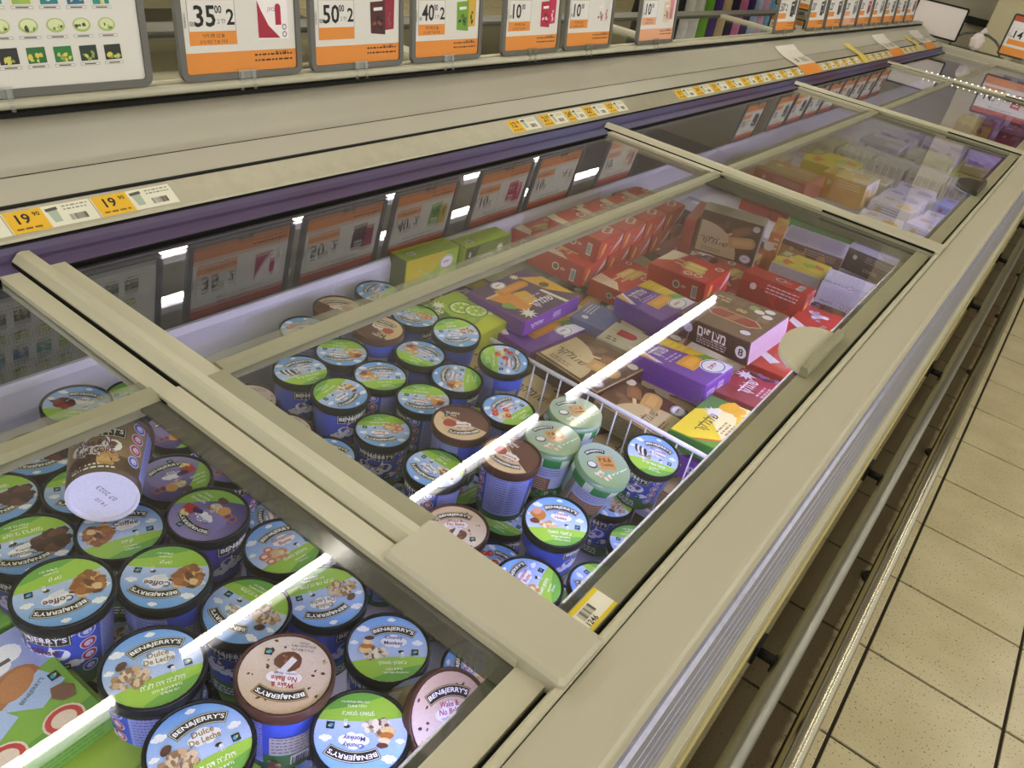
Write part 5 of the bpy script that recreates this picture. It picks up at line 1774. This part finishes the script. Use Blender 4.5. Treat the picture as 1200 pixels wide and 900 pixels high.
    # rear half: goods seen between the signs
    cs = [(0xC9B98A, 0x8A9A5A, 'cream and green'), (0xD8D2C8, 0xC08A3A, 'white and orange'), (0x9A9A8A, 0xD2C8A0, 'grey and cream'), (0xC04A4A, 0xD8C8B0, 'red and cream'), (0x7AA05A, 0xE0DCC0, 'light green'), (0x8A86B4, 0xD8D4E4, 'lilac and white')]
    ords = ['first', 'second', 'third', 'fourth', 'fifth', 'sixth', 'seventh', 'eighth', 'ninth', 'tenth', 'eleventh', 'twelfth', 'thirteenth', 'fourteenth']
    for row, x in enumerate((-1.64, -2.00)):
        for i in range(14):
            c1, c2, nm = cs[(i * 5 + row * 2) % 6]
            y = 0.70 + i * 0.25 + row * 0.06
            B('frozen_food_box', '%s frozen food box in the rear half, %s along the %s row' % (nm, ords[i], 'near' if row == 0 else 'far'), (x, y, 0.6005 + 0.085), (0.26, 0.21, 0.17), (0, 0, 2 * (i % 3) - 2), top=d_pack(c1, c2, 0x5A5048, 'ירקות'), front=d_pack(c2, c1, 0x5A5048), side=d_pack(c1, c2, 0x4A5A38), edge=c1, turn=i)
    # cone boxes beside the near tubs
    B('cone_box', 'green and blue ice cream cone box with four cones beside the coffee tub', (-0.5475, 0.128, 0.739), (0.155, 0.190, 0.022), (0, 0, 1.5), top=d_cones, front=d_smallprint(0x6FA23C, 0x4E8230), side=d_smallprint(0x6FA23C, 0x4E8230), edge=0x6FA23C, turn=1)
    B('cone_box', 'green cone box with a single wafer cone under the first', (-0.500, 0.140, 0.705), (0.150, 0.190, 0.044), (0, 0, 1.5), top=d_cones2, side=d_smallprint(0x8CB23C, 0x5E8A30), edge=0x8CB23C, turn=1)
    B('cone_box', 'green cone box with red seal behind the four cone box', (-0.700, 0.120, 0.735), (0.140, 0.190, 0.035), (0, 0, 1.5), top=d_cones, side=d_smallprint(0x6FA23C, 0x4E8230), edge=0x6FA23C, turn=1)


def wire_divider(label, x0, x1, y, ztop, zlow, n):
    t = thing('wire_divider', label, 'wire divider', ((x0 + x1) / 2, y, zlow))
    a, b, h = x0 - (x0 + x1) / 2, x1 - (x0 + x1) / 2, ztop - zlow
    MB().tube((a, 0, h), (b, 0, h), 0.0042, 10).build('top_wire', WIREM, t)
    MB().tube((a, 0, 0.004), (b, 0, 0.004), 0.003, 8).build('bottom_wire', WIREM, t)
    m = MB().tube((0, 0, 0.002), (0, 0, h), 0.0016, 6).mesh('upright_wire', WIREM)
    for i in range(n):
        o = link('upright_wire', m, t)
        o.location = (a + (b - a) * (i + 0.5) / n, 0, 0)


# ------------------------------------------------------------------ signs and labels
ORANGE = 0xDC8A34


def sign(label, y0, y1, draw, big=False, x=-1.325, z=1.036, h=0.205, frame=None, face=0, lean=8, yawdeg=None):
    """framed price sign, clipped to the canopy rail; face plane looks to +x"""
    w = y1 - y0
    t = thing('price_sign', label, 'price sign', (x, (y0 + y1) / 2, z))
    t.rotation_euler = (0, radians(-lean), 0)
    fr = frame or GREYF
    b = 0.012
    f = MB()
    # rounded frame as a ring
    n = 5
    r = 0.016

    def rr(d, rad):
        P = []
        for cx, cy, a0 in ((w / 2 - d - rad, d + rad, -pi / 2), (w / 2 - d - rad, h - d - rad, 0), (-w / 2 + d + rad, h - d - rad, pi / 2), (-w / 2 + d + rad, d + rad, pi)):
            for i in range(n + 1):
                a = a0 + pi / 2 * i / n
                P.append((cx + rad * cos(a), cy + rad * sin(a)))
        return P
    O, I = rr(0, r), rr(b, 0.006)
    m = len(O)
    for X in (0.005, -0.005):
        f.V += [(X, u, v) for u, v in O] + [(X, u, v) for u, v in I]
    for i in range(m):
        j = (i + 1) % m
        f.face((i, j, m + j, m + i))
        f.face((2 * m + j, 2 * m + i, 3 * m + i, 3 * m + j))
        f.face((2 * m + i, 2 * m + j, j, i))
        f.face((m + i, m + j, 3 * m + j, 3 * m + i))
    f.build('sign_frame', fr, t)
    mb = MB()
    mb.box(-0.003, 0.001, -w / 2 + b - 0.001, w / 2 - b + 0.001, b - 0.001, h - b + 0.001, hx(0xDAD6CB))
    pr = PR(lambda u, v, l: (0.0012 + l, u, v), mb)
    pb = PR(lambda u, v, l: (-0.0032 - l, -u, v), mb)
    draw(pr, w - 2 * b, h - 2 * b, b)
    pb.rect(0, h / 2, w - 2 * b, h - 2 * b, 0xD6D2C6, 1)
    mb.build('sign_sheet', INKP, t)
    c = MB()
    for s_ in (-1, 1):
        c.box(0.002, 0.010, s_ * 0.013 - 0.0035, s_ * 0.013 + 0.0035, -0.016, 0.012)
        c.tube((0.009, s_ * 0.015, -0.020), (0.009, s_ * 0.015, -0.012), 0.004, 8)
    c.box(0.005, 0.008, -0.020, 0.020, 0.0, 0.016)
    c.box(-0.010, -0.006, -0.020, 0.020, -0.008, 0.010)
    c.box(-0.010, 0.010, -0.020, 0.020, -0.004, -0.001)
    c.build('sign_clip', CLEARP, t)
    return t


def sale(price, cents, qty, art, faded=False, header=True, note=True):
    og = ORANGE if not faded else 0xDFA27A

    def f(pr, w, h, b):
        x0, y0 = -w / 2, b
        pr.rect(0, y0 + h * 0.10, w, h * 0.2, og, 1)
        pr.lines(w * 0.10, y0 + h * 0.155, w * 0.36, 2, h * 0.055, h * 0.018, 0x4A2A14, 3, 7)
        pr.text('בתוקף עד', w * 0.36, y0 + h * 0.165, h * 0.035, 0x2A1A10, 3, 0, 0.01, w * 0.2)
        if header:
            pr.rect(0, y0 + h * 0.93, w, h * 0.14, 0xB4552C, 1)
            pr.text('מבצע משתלם לחברי מועדון', 0, y0 + h * 0.80, h * 0.06, 0x3A3630, 3, 0, 0.01, w * 0.8)
        cx = x0 + w * 0.25
        pr.rect(cx, y0 + h * 0.48, w * 0.40, h * 0.42, 0x8A8880, 2)
        pr.rect(cx, y0 + h * 0.48, w * 0.39, h * 0.41, 0xDEDAD0, 3)
        pr.rect(cx, y0 + h * 0.335, w * 0.40, h * 0.13, og, 4)
        if note:
            pr.text('₪ 21.90 ליח׳', cx, y0 + h * 0.36, h * 0.04, 0x4A2A14, 5, 0, 0.01, w * 0.3)
            pr.text('0.91 ₪ ל 100 גרם', cx, y0 + h * 0.305, h * 0.035, 0x4A2A14, 5, 0, 0.0, w * 0.34)
        pr.text(price, cx - w * 0.06, y0 + h * 0.54, h * 0.2, 0x14120F, 6, 0, 0.02, w * 0.18)
        pr.text(cents, cx + w * 0.055, y0 + h * 0.60, h * 0.075, 0x14120F, 6, 0, 0.02, w * 0.06)
        if qty:
            pr.text(qty, cx + w * 0.155, y0 + h * 0.53, h * 0.15, 0x14120F, 6, 0, 0.02)
            pr.text('יח׳ ב', cx + w * 0.075, y0 + h * 0.49, h * 0.04, 0x3A3630, 6, 0, 0.0, w * 0.07)
        pr.text('₪', cx - w * 0.17, y0 + h * 0.47, h * 0.04, 0x3A3630, 6)
        pr.text('90084031', x0 + w * 0.025, y0 + h * 0.5, h * 0.025, 0x3A3630, 4, pi / 2)
        art(pr, w * 0.29, y0 + h * 0.50, h * 0.30)
    return f


def art_redbox(pr, cx, cy, s):
    pr.rect(cx, cy, s * 1.35, s * 1.3, 0xEDE6E2, 3)
    pr.poly([(cx - s * .66, cy + s * .62), (cx - s * .66, cy - s * .6), (cx + s * .3, cy - s * .62), (cx - s * .2, cy - s * .2), (cx - s * .5, cy + s * .3)], 0xA01C34, 4)
    pr.pill(cx + s * .24, cy + s * .16, s * .7, s * .26, 0xA8203A, 5, pi / 2)
    pr.text('בזוק', cx - s * .05, cy + s * .3, s * .16, 0x8A2A30, 5)
    for k in (0.0, -.24):
        pr.ell(cx + s * .5, cy - s * .26 + k * s, s * .1, s * .1, 0x3A2A2A, 5)
        pr.ell(cx + s * .5, cy - s * .26 + k * s, s * .07, s * .07, 0xE8DCD8, 6)


def art_pair(c1, c2, c3):
    def f(pr, cx, cy, s):
        pr.poly([(cx + s * .0, cy + s * .7), (cx + s * .7, cy + s * .66), (cx + s * .66, cy - s * .46), (cx + s * .1, cy - s * .5)], c2, 3)
        pr.poly([(cx - s * .7, cy + s * .55), (cx + s * .14, cy + s * .6), (cx + s * .16, cy - s * .66), (cx - s * .66, cy - s * .6)], c1, 4)
        pr.cluster(cx - s * .28, cy - s * .2, s * .26, s * .22, 7, (c3, shade_int(c1, 0.7)), s * .12, 5, 3)
        pr.cluster(cx + s * .42, cy, s * .16, s * .3, 5, (c3,), s * .09, 5, 4)
        pr.rect(cx - s * .26, cy + s * .3, s * .5, s * .12, 0xE6E0D8, 6, 0.05)
    return f


def shade_int(c, k):
    return (int((c >> 16 & 255) * k) << 16) | (int((c >> 8 & 255) * k) << 8) | int((c & 255) * k)


def menu_sheet(pr, w, h, b):
    R = random.Random(2)
    cols = [((0x9AB83E, 0xC6D678), 'e'), ((0x2E7C84, 0x58A4A0), 'r'), ((0x2A6A7A, 0x8AB05A), 'r'), ((0x2E8C7C, 0xD8C08A), 'r')]
    for r in range(4):
        for c in range(9):
            x = w / 2 - 0.052 - c * 0.0415 - 0.004 * r
            y = b + 0.046 + r * 0.042
            pr.rect(x, y - 0.0165, 0.032, 0.0042, 0x55524A, 2)
            pr.rect(x, y - 0.0165, 0.0312, 0.0034, 0xDCD8CE, 3)
            pr.rect(x, y - 0.0165, 0.019, 0.0016, 0x4A463E, 4)
            if r == 0:
                pr.rect(x, y, 0.0285, 0.023, (0x26301F, 0x2A3A2A, 0x2E7A3A, 0x2E6A38, 0x2A2A28)[c % 5], 3, 0.03)
                pr.cluster(x, y - 0.004, 0.011, 0.005, 7, (0xC9C45A, 0x8CA04E, 0xD8C84A), 0.004, 5, c)
            elif r in (1, 3):
                pr.ell(x, y, 0.0145, 0.0105, 0xA9B86A, 3)
                pr.ell(x, y + 0.001, 0.012, 0.008, 0xD2DAA4, 4)
                pr.cluster(x, y - 0.003, 0.009, 0.004, 5, (0x6A8A3A, 0x3A4A22, 0xB9C46A), 0.003, 5, c + 20)
            else:
                pr.rect(x, y, 0.027, 0.024, (0x2E8C7C, 0x2A6A8A, 0x2E7C84, 0x9AB83E)[c % 4], 3, 0.03)
                pr.cluster(x, y - 0.004, 0.009, 0.005, 5, (0xD8C08A, 0x8AB05A, 0xE6E0D0), 0.004, 5, c + 9)


def blank_sheet(pr, w, h, b):
    pr.rect(0, b + h / 2, w, h, 0xD9CFC9, 1)


def build_signs():
    sign('large framed picture menu of green packs, nearest on the sign rail', 0.33, 0.845, menu_sheet, h=0.30)
    sign('price sign reading 35.00 for 2 with a red popsicle box', 0.903, 1.180, sale('35', '00', '2', art_redbox))
    sign('price sign reading 50.00 for 2 with chocolate boxes', 1.206, 1.482, sale('50', '00', '2', art_pair(0x4A1E1E, 0x8E1E34, 0x8A4A3A), note=False))
    sign('price sign reading 40.00 for 2 with green and yellow packs', 1.512, 1.775, sale('40', '00', '2', art_pair(0x6A9A2E, 0xC9A23A, 0x2A4A1A)))
    sign('price sign reading 10.00 with two crimson packs', 1.868, 2.146, sale('10', '00', None, art_pair(0xB0203C, 0xB8284A, 0xE4C0C8)))
    sign('price sign reading 10.00 with white cone packs', 2.174, 2.452, sale('10', '00', None, art_pair(0xDCD6CC, 0xD2CCC2, 0x9A4A3A)))
    sign('faded pink price sign reading 10.00 before the open gap', 2.629, 2.909, sale('10', '00', None, art_pair(0xD8C0A0, 0xD0808A, 0x9A7A5A), True))
    sign('price sign reading 50.00 standing alone after the open gap', 3.955, 4.235, sale('50', '00', '2', art_pair(0x3A3430, 0x4A4440, 0x8A8A80), note=False))
    arts = [art_pair(0x3A3A34, 0x6A6458, 0x9A9A8A), art_pair(0x4A4440, 0x8A8478, 0x2A2A28), art_pair(0x8A8284, 0x9A9494, 0x6A6464), art_pair(0x8A3A50, 0xB0607A, 0x4A2A34),
            art_pair(0x9A968C, 0x7A766C, 0x4A463E), art_pair(0x4A4640, 0x8A8478, 0xB0A898), art_pair(0x3E3C38, 0x8A8478, 0xB0A898), art_pair(0x9A4A3A, 0x8A6A6A, 0x4A3A3A)]
    ords = ['first', 'second', 'third', 'fourth', 'fifth', 'sixth', 'seventh', 'eighth']
    for i in range(8):
        y = 4.415 + i * 0.303
        sign('%s price sign of the tight far row on the sign rail' % ords[i], y, y + 0.278, sale(('30', '25', '20', '50', '15', '20', '22', '14')[i], '00', None, arts[i], i == 2, note=False))
    # sign facing down the island on the end rail
    s = sign('orange and white price sign reading 14.90 on the far end rail', 0, 0.39, sale('14', '90', None, art_pair(0xB0303A, 0xD8C8B0, 0x6A4A3A), header=True, note=False), x=-0.6, z=0.93, h=0.28, frame=DARKF, lean=0)
    s.location = (-0.566, 7.245, 0.9480)
    s.rotation_euler = (0, 0, radians(-88))
    b = sign('blank white board in a black frame beyond the canopy end', 0, 0.37, blank_sheet, h=0.235, frame=BLACK, lean=0)
    b.location = (-1.240, 7.245, 0.9475)
    b.rotation_euler = (0, 0, radians(-88))
    b['category'] = 'sign board'
    b.name = 'sign_board'
    b2 = sign('orange price sign facing the rear aisle behind the lone one', 0, 0.28, sale('19', '90', None, art_pair(0xB0303A, 0xD8C8B0, 0x6A4A3A), header=False, note=False), h=0.205, frame=DARKF, lean=0)
    b2.location = (-2.245, 6.95, 0.9120)
    b2.rotation_euler = (0, 0, radians(-60))


def price_label(label, y0, y1, price='19', cents='90', yellow_first=True, group='price labels on the canopy lip'):
    """paper ticket in the lip of the canopy"""
    w = y1 - y0
    y0, y1 = y0 * 1.032, y1 * 1.032
    w = y1 - y0
    t = thing('price_label', label, 'price label', (-1.1355, (y0 + y1) / 2, 0.9243), 0, group)
    ang = math.atan2(0.9360 - 0.9125, -1.1575 + 1.1135)        # slope of the lip
    # local frame: u along +y, v up the slope
    ux, uz = cos(ang), sin(ang)
    nx, nz = uz, -ux
    hgt = 0.0385
    nx, nz = -nx, -nz
    if nz < 0:
        nx, nz = -nx, -nz

    def mp(u, v, l):
        return (ux * v + nx * (0.0007 + l), u, uz * v + nz * (0.0007 + l))
    mb = MB()
    q = len(mb.V)
    for l in (-0.0004, 0.0):
        mb.V += [mp(u, v, l) for u, v in ((-w / 2, -hgt / 2), (w / 2, -hgt / 2), (w / 2, hgt / 2), (-w / 2, hgt / 2))]
    pap = hx(0xE3DFCE)
    for g in ((0, 1, 2, 3), (7, 6, 5, 4), (0, 4, 5, 1), (1, 5, 6, 2), (2, 6, 7, 3), (3, 7, 4, 0)):
        mb.face(g, pap)
    mb.build('ticket', INKP, t)
    pr = PR(mp)
    pr.rect(-w * 0.28, 0, w * 0.42, hgt, 0xE0B020, 1)
    pr.text(price, -w * 0.31, hgt * 0.12, hgt * 0.46, 0x1E1810, 3, 0, 0.02, w * 0.22)
    pr.text(cents, -w * 0.15, hgt * 0.26, hgt * 0.2, 0x1E1810, 3, 0, 0.02, w * 0.1)
    pr.lines(-w * 0.44, -hgt * 0.32, w * 0.32, 1, 0.01, hgt * 0.08, 0x7A5A18, 3, 5)
    pr.poly([(-w * .03, hgt * .3), (w * .09, hgt * .34), (w * .08, -hgt * .3), (-w * .01, -hgt * .3)], 0xA9B4A0, 2)
    pr.poly([(-w * .04, hgt * .36), (w * .1, hgt * .4), (w * .1, hgt * .26), (-w * .04, hgt * .22)], 0x4A4A44, 3)
    pr.lines(w * 0.16, hgt * 0.36, w * 0.3, 2, hgt * 0.15, hgt * 0.06, 0x8A8676, 3, 7)
    pr.barcode(w * 0.28, -hgt * 0.2, w * 0.24, hgt * 0.36, 2, 0, 0x3A362C, 0xE3DFCE)
    pr.mb.build('ticket_print', INKP, t)
    return t


def build_labels():
    price_label('19.90 shelf label before the first divider', 0.349, 0.472)
    price_label('19.90 shelf label just above the first divider end', 0.474, 0.597)
    price_label('19.90 shelf label right after the first divider, next to bare lip', 0.599, 0.728)
    for i, (a, b) in enumerate(((1.637, 1.758), (1.774, 1.886), (1.890, 1.984), (1.988, 2.104), (2.108, 2.214))):
        price_label('yellow and white label, %s of the five over the second divider' % ('first', 'second', 'third', 'fourth', 'last')[i], a, b, ('12', '21', '24', '22', '15')[i])
    ords = ['first', 'second', 'third', 'fourth', 'fifth', 'sixth', 'seventh', 'eighth', 'ninth', 'tenth', 'eleventh', 'twelfth', 'thirteenth', 'fourteenth', 'fifteenth', 'sixteenth', 'seventeenth', 'eighteenth', 'nineteenth', 'twentieth', 'twenty first', 'twenty second', 'twenty third']
    y = 2.560
    for i in range(23):
        if 3.75 < y < 4.05 or 5.45 < y < 5.65:
            y += 0.20
        price_label('yellow label, %s of the long far row on the lip' % ords[i], y, y + 0.138, ('19', '24', '29', '17')[i % 4])
        y += 0.142
    # promotion cards lying on the canopy slope
    for i, (y0, w, lab) in enumerate(((3.83, 0.26, 'white promotion card with orange end on the canopy slope, nearest'), (5.46, 0.30, 'white promotion card on the canopy slope, middle one'), (6.42, 0.30, 'white promotion card at the far end of the canopy slope'), (4.82, 0.10, 'narrow yellow card on the canopy slope'), (6.20, 0.10, 'narrow yellow card near the far end of the canopy slope'))):
        t = thing('promotion_card', lab, 'card', (-1.160, (y0 + w / 2) * 1.03, 0.9695))
        # follows the slope in two bends
        pts = [(-1.110, 0.9100), (-1.1590, 0.9405), (-1.220, 0.9590), (-1.250, 0.9745), (-1.276, 0.9945)]
        if w < 0.2:
            pts = pts[:4]
        mb = MB()
        sk = 0.05
        for k in range(len(pts) - 1):
            q = len(mb.V)
            for (x, z), dk in ((pts[k], k), (pts[k + 1], k + 1)):
                for u in (-w / 2, w / 2):
                    for l in (0.0008, 0.0014):
                        mb.V.append((x + 1.160 + l * 0.4, u - sk * dk * 0.3, z - 0.9695 + l))
            c = hx(ORANGE) if (k == 0 and w > 0.2) else hx(0xDAD4C8) if w > 0.2 else hx(0xD9C468)
            mb.face((q + 1, q + 3, q + 7, q + 5), c)
            mb.face((q, q + 4, q + 6, q + 2), c)
            mb.face((q, q + 1, q + 5, q + 4), c)
            mb.face((q + 2, q + 6, q + 7, q + 3), c)
        mb.build('card_sheet', INKP, t)
        if w > 0.2:
            pr = PR(lambda u, v, l: (-0.0300 - v * 0.955, u - 0.015 * 1.5, -0.0193 + v * 0.297 + l + 0.0024))
            pr.text('10', -w * 0.2, 0.0, 0.028, 0x2A2620, 2, -pi / 2 * 0, 0.02)
            pr.lines(w * 0.02, 0.014, w * 0.34, 4, 0.009, 0.004, 0x4A4640, 2, 4)
            pr.mb.build('card_print', INKP, t)
    # barcode sticker on the front lid frame
    t = thing('barcode_sticker', 'yellow and white barcode sticker on the front frame beside the divider cap', 'sticker', (-0.1710, 0.553, 0.8808))
    t.rotation_euler = (0, 0, radians(90))
    mb = MB()
    mb.box(-0.026, 0.026, -0.0145, 0.0145, -0.0002, 0.0004, hx(0xE1DCCB))
    pr = PR(lambda u, v, l: (u, v, 0.0005 + l), mb)
    pr.rect(0, 0.0120, 0.052, 0.005, 0xD9BE1E, 1)
    pr.rect(0, -0.0125, 0.052, 0.004, 0xD9BE1E, 1)
    pr.barcode(-0.008, 0.0025, 0.026, 0.013, 1, 0, 0x3A362C, 0xE1DCCB)
    pr.text('1246', -0.012, -0.0072, 0.0065, 0x3A362C, 2, 0, 0.02)
    mb.build('sticker_sheet', INKP, t)


# ------------------------------------------------------------------ background
def build_background():
    # dark control box and maroon poster on the far wall
    t = thing('wall_box', 'black oblong box on the grey wall beyond the island', 'box', (-1.215, 9.16, 1.02))
    MB().cbox(-0.125, 0.125, -0.055, 0.04, -0.028, 0.030, 0.006).build('housing', BLACK, t)
    MB().tube((0.08, -0.058, 0.0), (0.08, -0.054, 0.0), 0.008, 10).build('button', GREYF, t)
    t = thing('poster', 'maroon poster with yellow square on the grey wall beside the pillar', 'poster', (0.0, 9.19, 1.62))
    mb = MB()
    mb.box(-0.8, 0.8, -0.004, 0.004, -0.30, 0.42, hx(0x5E2228))
    pr = PR(lambda u, v, l: (u, -0.0042 - l, v), mb, 4e-4)
    pr.rect(0.1, 0.05, 0.30, 0.24, 0xC2A426, 1)
    pr.rect(-0.3, 0.25, 0.18, 0.10, 0xD8D2CC, 1)
    pr.cluster(0.5, 0.05, 0.14, 0.2, 12, (0xD8D0D4, 0xA0404A), 0.06, 2, 3)
    mb.build('poster_sheet', INKP, t)
    # trolley-like grey gear and a white bag behind the end rail
    t = thing('plastic_bag', 'crumpled white plastic bag on the end rail beside the orange sign', 'bag', (-0.93, 7.33, 0.927))
    mb = MB()
    R = random.Random(3)
    n, m = 12, 7
    for k in range(m + 1):
        a = pi * k / m
        for i in range(n):
            b = 2 * pi * i / n
            r = 0.052 * (1 + R.uniform(-0.22, 0.22)) * (1.0 if k not in (0, m) else 1)
            mb.V.append((r * sin(a) * cos(b) * 0.9, r * sin(a) * sin(b) * 0.6, 0.06 + 0.062 * -cos(a) + R.uniform(-.004, .004)))
    for k in range(m):
        for i in range(n):
            j = (i + 1) % n
            mb.face((k * n + i, k * n + j, (k + 1) * n + j, (k + 1) * n + i), smooth=False)
    bag = mb.build('bag_body', mat('bag_plastic', 0xE6D8D4, 0.45), t)
    MB().tube((0.0, 0, 0.115), (0.03, 0.0, 0.15), 0.012, 8, 0.02).build('bag_knot', MATS['bag_plastic'], t)
    t = thing('shopping_basket', 'grey shopping basket on the floor behind the island end', 'basket', (-1.02, 8.1, 0.0))
    mb = MB()
    mb.box(-0.22, 0.22, -0.15, 0.15, 0.0, 0.02)
    mb.build('basket_base', GREYF, t)
    # stand under the basket keeps it at counter height
    MB().box(-0.20, 0.20, -0.13, 0.13, 0.02, 0.62).build('stand', DARKF, t)
    for sgn in (-1, 1):
        MB().box(-0.22, 0.22, sgn * 0.15 - 0.006, sgn * 0.15 + 0.006, 0.62, 0.86).build('basket_side', GREYF, t)
        MB().box(sgn * 0.22 - 0.006, sgn * 0.22 + 0.006, -0.144, 0.144, 0.62, 0.86).build('basket_side', GREYF, t)
    hb = MB()
    for i in range(10):
        a0, a1 = pi * i / 10, pi * (i + 1) / 10
        hb.tube((0.2 * cos(a0), 0, 0.86 + 0.14 * sin(a0)), (0.2 * cos(a1), 0, 0.86 + 0.14 * sin(a1)), 0.009, 8)
    hb.build('basket_handle', GREYF, t)
    # clothes on a rail beyond the rear half
    t = thing('clothes_rail', 'metal clothes rail beyond the rear half of the island', 'clothes rail', (-2.9, 7.1, 0.0))
    b = MB().tube((0, -1.25, 1.42), (0, 1.25, 1.42), 0.014, 10)
    b.build('rail_tube', CHROME, t)
    for s_ in (-1, 1):
        l = MB().tube((0, s_ * 1.2, 0.03), (0, s_ * 1.2, 1.42), 0.014, 10)
        l.box(-0.25, 0.25, s_ * 1.2 - 0.015, s_ * 1.2 + 0.015, 0.0, 0.03)
        l.build('rail_leg', CHROME, t)
    cl = [(0x1A1816, 'black', 0.62), (0xE0DCDA, 'white', 0.66), (0xD6D2D2, 'pale white', 0.62), (0x6AA82E, 'lime green', 0.64), (0x4A2E7A, 'purple', 0.60), (0xC9B083, 'tan', 0.66), (0x241C40, 'navy', 0.62),
          (0xD87AA8, 'pink', 0.66), (0x3A2A6A, 'dark violet', 0.60), (0xB8CCE8, 'sky blue', 0.63), (0xE0A8C8, 'rose', 0.64), (0x7AB8D8, 'turquoise', 0.61), (0xD8D0E0, 'lilac white', 0.64)]
    for i, (c, nm, zb) in enumerate(cl):
        y = 5.98 + i * 0.175
        t = thing('hanging_garment', nm + ' garment hanging on the clothes rail', 'garment', (-2.9, y, 1.40), 0, 'garments on the clothes rail')
        mb = MB()
        n = 16
        zt = 0.0
        for k, (hw, z) in enumerate(((0.05, -0.03), (0.20, -0.08), (0.19, -0.35), (0.22, zb - 1.40))):
            for j in range(n):
                a = 2 * pi * j / n
                f = 1 + (0.18 * sin(5 * a + i) if k > 1 else 0)
                mb.V.append((hw * cos(a), (0.035 + 0.035 * (k > 1)) * sin(a) * f, z))
        for k in range(3):
            for j in range(n):
                q = (j + 1) % n
                mb.face((k * n + j, k * n + q, (k + 1) * n + q, (k + 1) * n + j), smooth=True)
        mb.face(range(3 * n, 4 * n))
        mb.face([n - 1 - j for j in range(n)])
        mb.build('fabric', mat('cloth_%06x' % c, c, 0.85, noise=0.1, nscale=30), t)
        hk = MB().tube((0, 0, -0.03), (0, 0, 0.01), 0.003, 6)
        hk.tube((0, 0, 0.01), (0.0, 0.0, 0.036), 0.003, 6)
        hk.build('hanger', CHROME, t)
    # shelf unit across the rear aisle
    t = thing('shelf_unit', 'cream shelf unit across the aisle behind the island', 'shelf', (-5.2, 2.2, 0.0))
    MB().box(-0.5, -0.46, -2.6, 2.6, 0.0, 2.2).build('back_panel', PILLAR, t)
    MB().box(-0.46, 0.0, -2.6, 2.6, 0.0, 0.12).build('plinth', GREYF, t)
    for k in range(5):
        MB().box(-0.46, 0.0, -2.6, 2.6, 0.42 + k * 0.38, 0.445 + k * 0.38).build('shelf_board', CREAM2, t)


build_setting()
lamp_rows()
build_freezer()
build_bumpers()
build_tubs()
build_boxes()
build_bottom_layer()
build_far_boxes()
wire_divider('white wire divider between the tubs and the boxes', -0.715, -0.20, 1.1305, 0.716, 0.479, 17)
wire_divider('white wire divider across the third bay', -0.78, -0.20, 3.815 + 0.02, 0.716, 0.601, 20)
build_signs()
build_labels()
build_background()
